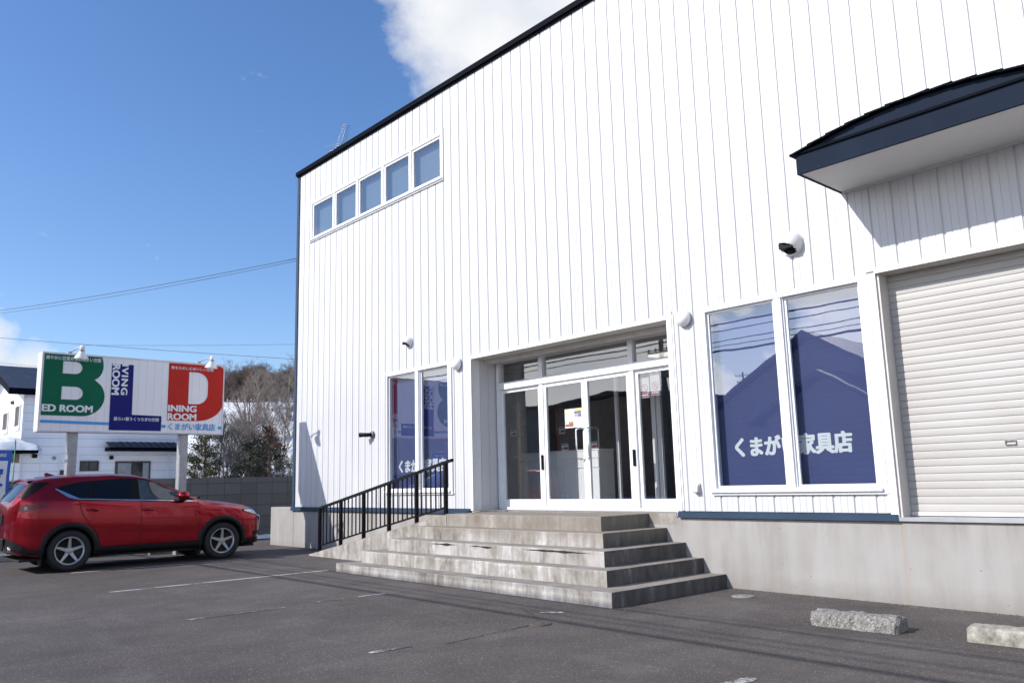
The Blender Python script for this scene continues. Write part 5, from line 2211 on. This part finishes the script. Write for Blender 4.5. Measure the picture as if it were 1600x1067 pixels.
# porch with a snow laden roof
b = MB()
b.box(-20.6, -16.45, -4.2, HY0 - 0.003, -0.2, 2.72)
hp(b, 'porch_wall', HWALL)
b = MB()
b.box(-16.445, -16.43, -2.9, -2.25, 2.42, 2.70)
hp(b, 'weathered_patch', mat('peeling_rust_patch', (0.20, 0.15, 0.10), 0.9, 0, 0.7, 9.0))
b = MB()
b.box(-21.0, -15.85, -4.6, -1.78, 2.74, 2.90)
hp(b, 'porch_roof', NAVYD)
b = MB()
b.prism([(-21.0, -2.22, 3.25), (-17.3, -2.22, 3.25), (-16.9, -2.22, 2.95), (-17.0, -3.0, 2.95), (-21.0, -3.0, 2.95)][:3] + [(-21.0, -2.22, 2.95)], (0, -0.9, 0))
hp(b, 'porch_gable', mat('brown_porch_roof', (0.13, 0.105, 0.09), 0.7))
sn = MB()
rows = []
for i in range(31):
    y = -4.75 + 3.05 * i / 30
    row = []
    for j in range(25):
        x = -21.0 + 5.35 * j / 24
        e = min(1.0, 5.0 * min((y + 4.75) / 3.05, 1 - (y + 4.75) / 3.05), 6.0 * (1 - j / 24) + 0.02)
        h = 2.88 + max(0.0, e) ** 0.5 * (0.42 + 0.24 * mnoise.noise(Vector((x * 0.9, y * 0.9, 1))) + 0.05 * mnoise.noise(Vector((x * 3, y * 3, 4))))
        if j == 24 or i in (0, 30):
            h = 2.83
        row.append((x + 0.10 * mnoise.noise(Vector((y * 2, x, 3))), y, h))
    rows.append(row)
sn.grid(rows, smooth=True)
hp(sn, 'roof_snow', SNOW, fix=True)

# ================================================================== TREES
BARK = mat('pale_grey_bark', (0.205, 0.172, 0.143), 0.9, 0, 0.3, 6.0)
BARKD = mat('dark_brown_bark', (0.095, 0.064, 0.050), 0.9, 0, 0.3, 6.0)
NEEDLE = m_foliage('yellowish_conifer_needles', (0.030, 0.035, 0.010), (0.095, 0.092, 0.026))
NEEDLED = m_foliage('dark_conifer_needles', (0.010, 0.015, 0.007), (0.034, 0.034, 0.014))
DEADN = m_foliage('dead_orange_needles', (0.075, 0.022, 0.010), (0.20, 0.062, 0.022))


def branch(b, rng, p, d, L, r, lev, maxlev, spread, grav):
    n = 3 if lev < 2 else 2
    pts, rs = [p.copy()], [r]
    q = p.copy()
    dd = d.copy()
    for i in range(n):
        dd = (dd + Vector((rng.uniform(-1, 1), rng.uniform(-1, 1), rng.uniform(-.5, 1))) * 0.16 + Vector((0, 0, grav))).normalized()
        q = q + dd * (L / n)
        pts.append(q.copy())
        rs.append(r * (1 - 0.45 * (i + 1) / n))
    b.tube(pts, rs, 5 if lev == 0 else 3, cap=False)
    if lev >= maxlev:
        return
    kids = 4 if lev < maxlev - 1 else 5
    for k in range(kids):
        t = rng.uniform(0.35, 1.0)
        i = min(n - 1, int(t * n))
        s = pts[i].lerp(pts[i + 1], t * n - i)
        a = rng.uniform(0, 2 * pi)
        x = dd.orthogonal().normalized()
        y = dd.cross(x)
        nd = (dd * (1 - spread) + (x * cos(a) + y * sin(a)) * rng.uniform(0.5, 1.0) * spread + Vector((0, 0, 0.15))).normalized()
        branch(b, rng, s, nd, L * rng.uniform(0.48, 0.72), max(0.004, r * 0.52), lev + 1, maxlev, spread, grav)


def bare_tree(seed, stems, h, r, m, spread=0.55, maxlev=4, grav=0.05, name='bare_tree'):
    rng = random.Random(seed)
    root = empty(name, (0, 0, 0))
    bt, bc = MB(), MB()
    for s in range(stems):
        a = rng.uniform(0, 2 * pi)
        tilt = rng.uniform(0.05, 0.38) if stems > 1 else 0.05
        d = Vector((cos(a) * tilt, sin(a) * tilt, 1)).normalized()
        p = Vector((cos(a) * 0.10, sin(a) * 0.10, -0.25))
        hh = h * rng.uniform(0.7, 1.0)
        q = p + d * (hh * 0.42)
        bt.tube([p, p.lerp(q, 0.5) + Vector((rng.uniform(-.05, .05), rng.uniform(-.05, .05), 0)), q], [r, r * 0.85, r * 0.68], 6, cap=False)
        branch(bc, rng, q, d, hh * 0.34, r * 0.66, 0, maxlev, spread, grav)
        for k in range(3):
            t = rng.uniform(0.4, 0.95)
            aa = rng.uniform(0, 2 * pi)
            nd = (d + Vector((cos(aa), sin(aa), 0.2)) * 0.8).normalized()
            branch(bc, rng, p.lerp(q, t), nd, hh * 0.26, r * 0.42, 1, maxlev, spread, grav)
    bt.build('trunk', m, root, fix=False)
    bc.build('crown', m, root, fix=False)
    return root


protos = [bare_tree(3, 4, 4.4, 0.055, BARK), bare_tree(8, 2, 5.2, 0.065, BARK), bare_tree(15, 5, 3.6, 0.040, BARK, 0.62), bare_tree(29, 3, 4.6, 0.050, BARKD, 0.6)]
# (x, y, scale, rotation, prototype, label)
tree_spots = [
    (-15.6, 4.4, 0.85, 0.3, 2, 'low twiggy grey bush behind the wall beside the yellowish conifer'),
    (-17.0, 6.1, 1.00, 1.9, 0, 'pale many stemmed bare tree behind the block wall, right of the sign edge'),
    (-16.1, 6.9, 0.95, 4.0, 2, 'pale twiggy bush between the two conifers'),
    (-17.8, 8.2, 1.00, 2.4, 1, 'pale bare tree leaning behind the dark conifer'),
    (-22.5, 8.3, 1.02, 5.2, 0, 'grey bare tree on the lower snow slope, right of the sign corner'),
    (-23.5, 10.4, 1.05, 0.9, 1, 'tall thin bare tree on the snow slope above the orange conifer top'),
    (-22.0, 11.4, 1.00, 3.3, 3, 'brown bare tree at the foot of the slope near the building corner'),
    (-28.0, 10.8, 1.05, 2.2, 1, 'slender grey tree halfway up the snow slope, left of the others'),
    (-28.5, 13.6, 1.10, 4.4, 0, 'spreading grey tree halfway up the snow slope in the middle'),
    (-27.0, 15.2, 1.00, 5.9, 1, 'grey tree halfway up the snow slope beside the building corner'),
    (-36.0, 15.0, 1.15, 1.2, 0, 'small looking bare tree high on the snow slope behind the sign edge'),
    (-35.5, 18.0, 1.10, 3.0, 1, 'small looking bare tree high on the snow slope, centre'),
    (-34.0, 20.0, 1.10, 0.1, 2, 'twiggy bush high on the snow slope beside the building'),
    (-15.2, 7.7, 0.75, 0.8, 2, 'low grey bush behind the wall near the building corner'),
]
more = [
    (-19.5, 6.2, 0.95, 2.7, 3, 'brown bare tree behind the sign post, second row from the block wall'),
    (-25.0, 9.4, 1.05, 3.9, 3, 'brown bare tree low on the snow slope, nearest the sign'),
    (-32.0, 15.6, 1.1, 2.9, 1, 'tall straight tree mid slope, centre'),
    (-31.0, 18.0, 1.1, 4.8, 3, 'brown tree mid slope by the building edge'),
    (-40.5, 17.0, 1.2, 5.5, 3, 'brown tree just below the dark crest, by the sign'),
    (-40.0, 20.2, 1.2, 0.9, 0, 'grey tree just below the dark crest, centre'),
    (-39.0, 22.6, 1.2, 2.1, 3, 'brown tree just below the dark crest, by the building'),
    (-45.5, 20.6, 1.2, 3.4, 2, 'twiggy bush at the edge of the dark thicket, left'),
]
tree_spots += more
used = set()
for x, y, sc, rz, k, lab in tree_spots:
    o = protos[k] if k not in used else copy_tree(protos[k])
    used.add(k)
    o.location = (x, y, HH(x, y) - 0.05)
    o.rotation_euler = (0, 0, rz)
    o.scale = (sc, sc, sc)
    tag(o, lab, 'tree', 'bare trees on the snowy slope')

# dark brushwood on the crest of the hill
rng = random.Random(99)
crest = [bare_tree(41, 6, 3.6, 0.05, BARKD, 0.60, 4, 0.06, 'brushwood'), bare_tree(52, 5, 3.2, 0.045, BARKD, 0.65, 4, 0.06, 'brushwood')]
dirs = [(-1.045, 0.345), (-1.02, 0.376), (-1.003, 0.396), (-0.99, 0.412), (-0.975, 0.428), (-0.963, 0.442), (-0.95, 0.456), (-0.937, 0.471), (-0.92, 0.49)]
n = 0
for j, D in enumerate((73, 77, 81)):
    for i in range(18):
        k = i / 17 * (len(dirs) - 1)
        a = min(len(dirs) - 2, int(k))
        f = k - a
        dx = dirs[a][0] + (dirs[a + 1][0] - dirs[a][0]) * f + rng.uniform(-.006, .006)
        dy = dirs[a][1] + (dirs[a + 1][1] - dirs[a][1]) * f + rng.uniform(-.006, .006)
        DD = D + rng.uniform(-1.5, 1.5)
        x, y = 17.39 + dx * DD, -8.89 + dy * DD
        kk = n % 2
        o = crest[kk] if n < 2 else copy_tree(crest[kk])
        s = rng.uniform(0.75, 1.05)
        if j == 2 and i in (9, 10, 11):
            s *= 1.55
        if j == 2 and i in (15, 16, 17):
            s *= 1.35
        o.location = (x, y, HH(x, y) - 0.1)
        o.rotation_euler = (0, 0, rng.uniform(0, 6.28))
        o.scale = (s * 1.25, s * 1.25, s)
        tag(o, 'dark leafless brushwood clump in the thicket along the crest of the snowy hill', 'bush', 'brushwood on the hill crest')
        n += 1


def conifer(name, x, y, h, w, seed, m, label, dead=None):
    rng = random.Random(seed)
    t = empty(name, (x, y, HH(x, y)))
    tag(t, label, 'tree', 'conifers behind the wall')
    lean = rng.uniform(-.05, .05)
    MB().tube([(0, 0, -0.3), (lean, 0.03, h * 0.5), (lean * 2, 0.0, h * 0.97)], [0.10, 0.065, 0.012], 7, cap=False).build('trunk', BARKD, t, fix=False)
    b, lm = MB(), MB()
    nb = 46
    for i in range(nb):
        k = (i + rng.random()) / nb
        z = h * (0.22 + 0.76 * k)
        L = w * (1.0 - k) ** 0.75 * rng.uniform(0.55, 1.12) + 0.10
        a = rng.uniform(0, 2 * pi)
        d = Vector((cos(a), sin(a), rng.uniform(-0.05, 0.32)))
        p0 = Vector((lean * 2 * k, 0, z))
        p1 = p0 + d * L * 0.6
        p2 = p0 + d * L + Vector((0, 0, 0.06))
        lm.tube([p0, p1, p2], [0.022 * (1.2 - k), 0.014, 0.004], 4, cap=False)
        nq = int(50 + 130 * L)
        isdead = dead is not None and k > 0.45 and dead(Vector((d.x, d.y, 0)), k)
        for q in range(nq):
            s = rng.uniform(0.25, 1.05)
            c = p0.lerp(p2, s) + Vector((rng.gauss(0, .09), rng.gauss(0, .09), rng.gauss(0, .055)))
            ax = (d + Vector((rng.uniform(-1, 1), rng.uniform(-1, 1), rng.uniform(-.3, .8)))).normalized()
            sd = ax.orthogonal().normalized()
            sd.rotate(Matrix.Rotation(rng.uniform(0, 6.28), 3, ax))
            l_, w_ = rng.uniform(0.05, 0.11), rng.uniform(0.012, 0.026)
            b.poly([c - sd * w_, c + ax * l_ * 0.5 - sd * w_ * 1.2, c + ax * l_, c + ax * l_ * 0.5 + sd * w_ * 1.2], 1 if isdead else 0)
    lm.build('limbs', BARKD, t, fix=False)
    b.build('crown', [m, DEADN], t, fix=False)
    return t


conifer('conifer', -14.0, 3.45, 3.3, 0.95, 5, NEEDLE, 'yellow green conifer just above the block wall between the sign post and the bare trees')
conifer('conifer', -11.3, 4.75, 3.15, 1.20, 12, NEEDLED, 'dark conifer with a dead orange top beside the building corner', dead=lambda d, k: d.y > -0.2 and k > 0.62)
conifer('conifer', -12.6, 4.6, 2.6, 0.95, 31, NEEDLED, 'low dark conifer leaning between the bare bushes behind the wall')

# ================================================================== STREET SIDE (seen in the window reflections)
def gable_house(name, label, x0, x1, y, depth, zw, zr, wallm, roofm, wing=None):
    t = empty(name, ((x0 + x1) / 2, y, 0))
    tag(t, label, 'house')
    ti = Matrix.Translation((-(x0 + x1) / 2, -y, 0))
    xm = (x0 + x1) / 2
    b = MB()
    b.prism([(x0, y, -0.1), (x0, y, zw), (xm, y, zr - 0.12), (x1, y, zw), (x1, y, -0.1)], (0, -depth, 0))
    o = b.build('wall', wallm, t)
    o.matrix_parent_inverse = ti
    b = MB()
    k = (zr - zw) / (xm - x0)
    for s in (-1, 1):
        xe = xm + s * (xm - x0 + 0.5)
        b.prism([(xm, y + 0.5, zr - 0.02), (xe, y + 0.5, zw - 0.5 * k + 0.02), (xe, y + 0.5, zw - 0.5 * k + 0.18), (xm, y + 0.5, zr + 0.16)], (0, -depth - 1.0, 0))
    o = b.build('roof', roofm, t)
    o.matrix_parent_inverse = ti
    return t


DHW = m_lapsiding('grey_street_siding', (0.17, 0.17, 0.18), (0.22, 0.22, 0.23), 0.25)
TILE = m_lapsiding('slate_street_roof', (0.06, 0.065, 0.08), (0.10, 0.105, 0.12), 0.28)
DHB = m_lapsiding('brown_street_siding', (0.24, 0.165, 0.12), (0.34, 0.24, 0.17), 0.5)
gable_house('street_house', 'large dark gabled house across the street mirrored in the right showroom window', -3.9, 5.6, -22.0, 10.0, 4.05, 6.84, DHW, TILE)
gable_house('street_house', 'small gabled porch house mirrored in front of the large gable', 0.0, 4.9, -19.8, 2.2, 3.45, 4.95, DHW, TILE)
gable_house('street_house', 'low brown house across the street mirrored in the entrance glass', -13.5, -5.6, -20.6, 8.0, 5.0, 5.35, DHB, TILE)
gable_house('street_house', 'long dark house across the street mirrored in the left sidelight', -27.0, -14.2, -20.2, 9.0, 5.0, 5.5, DHW, TILE)
b = MB()
rows = []
for i in range(80):
    x = -34 + 44 * i / 79
    h = 0.55 + 0.30 * mnoise.noise(Vector((x * 0.5, 1, 2))) + 0.12 * mnoise.noise(Vector((x * 2, 4, 2)))
    rows.append([(x, -15.2, zg(x) + 0.002), (x, -15.6, h * 0.7), (x, -16.1, h), (x, -16.6, h * 0.7), (x, -17.0, zg(x) + 0.002)])
b.grid(rows, smooth=True)
tag(b.build('snowbank', SNOW), kind='stuff')


def pole(x, y, h, label):
    t = empty('utility_pole', (x, y, 0))
    tag(t, label, 'utility pole', 'utility poles along the street')
    CON = mat('grey_pole_concrete', (0.24, 0.235, 0.225), 0.8)
    MB().tube([(0, 0, -0.3), (0, 0, h)], [0.17, 0.10], 12).build('mast', CON, t)
    b = MB()
    for z, w in ((h - 0.35, 0.9), (h - 1.0, 0.75)):
        b.box(-w, w, -0.05, 0.05, z - 0.04, z + 0.04)
    b.build('crossarm', GALV, t)
    b = MB()
    for z, w in ((h - 0.35, 0.9), (h - 1.0, 0.75)):
        for s in (-0.95, -0.45, 0.45, 0.95):
            b.lathe([(0.0, 0.16), (0.035, 0.14), (0.05, 0.08), (0.03, 0.0)], 8, 'Z', (s * w, 0, z + 0.041))
    b.build('insulators', LAMPW, t)
    b = MB()
    b.lathe([(0.0, 0.55), (0.26, 0.53), (0.28, 0.45), (0.28, 0.0), (0.0, -0.02)], 16, 'Z', (0.32, 0, h - 2.1))
    b.build('transformer', GALV, t)


pole(-4.81, -18.6, 7.7, 'concrete utility pole mirrored in the top right pane of the entrance')
pole(-26.5, -60.0, 11.2, 'distant utility pole mirrored in the left half of the right showroom window')

WIREM = mat('black_cable', (0.012, 0.012, 0.012), 0.6)


def wire(p0, p1, sag, r, label, n=24, group='overhead cables'):
    b = MB()
    p0, p1 = Vector(p0), Vector(p1)
    pts = []
    for i in range(n + 1):
        k = i / n
        p = p0.lerp(p1, k)
        p.z -= sag * 4 * k * (1 - k)
        pts.append(p)
    b.tube(pts, r, 5)
    tag(b.build('overhead_cable', WIREM), label, 'cable', group)


wire((-0.05, 0.12, 6.68), (-27.45, -6.10, 8.82), 0.25, 0.008, 'upper of two thin cables running from the left store wall across the sky')
wire((-0.05, 0.22, 6.66), (-27.45, -6.20, 8.75), 0.31, 0.006, 'lower of two thin cables running from the left store wall across the sky')
wire((-45.4, -4.0, 11.6), (-22.0, 21.0, 8.15), 0.15, 0.013, 'long thin cable crossing the sky just above the shop sign')
wire((-53.4, 0.86, 11.1), (-35.8, 21.2, 8.3), 0.15, 0.010, 'thin distant cable low over the dark roof of the white house')
wire((-58.0, 10.0, 13.6), (-48.0, 36.0, 14.9), 0.15, 0.012, 'thin distant cable above the hill crest right of the sign')
for y, z, r in ((-8.85, 5.30, 0.022), (-9.15, 5.18, 0.014), (-8.9, 4.62, 0.030), (-8.75, 4.72, 0.010), (-9.3, 4.95, 0.012), (-9.45, 5.9, 0.010)):
    wire((-40, y, z + 0.1), (48, y, z - 0.1), 0.18, r, 'street cable above the lot mirrored in the showroom windows', 60, 'street cables mirrored in the windows')
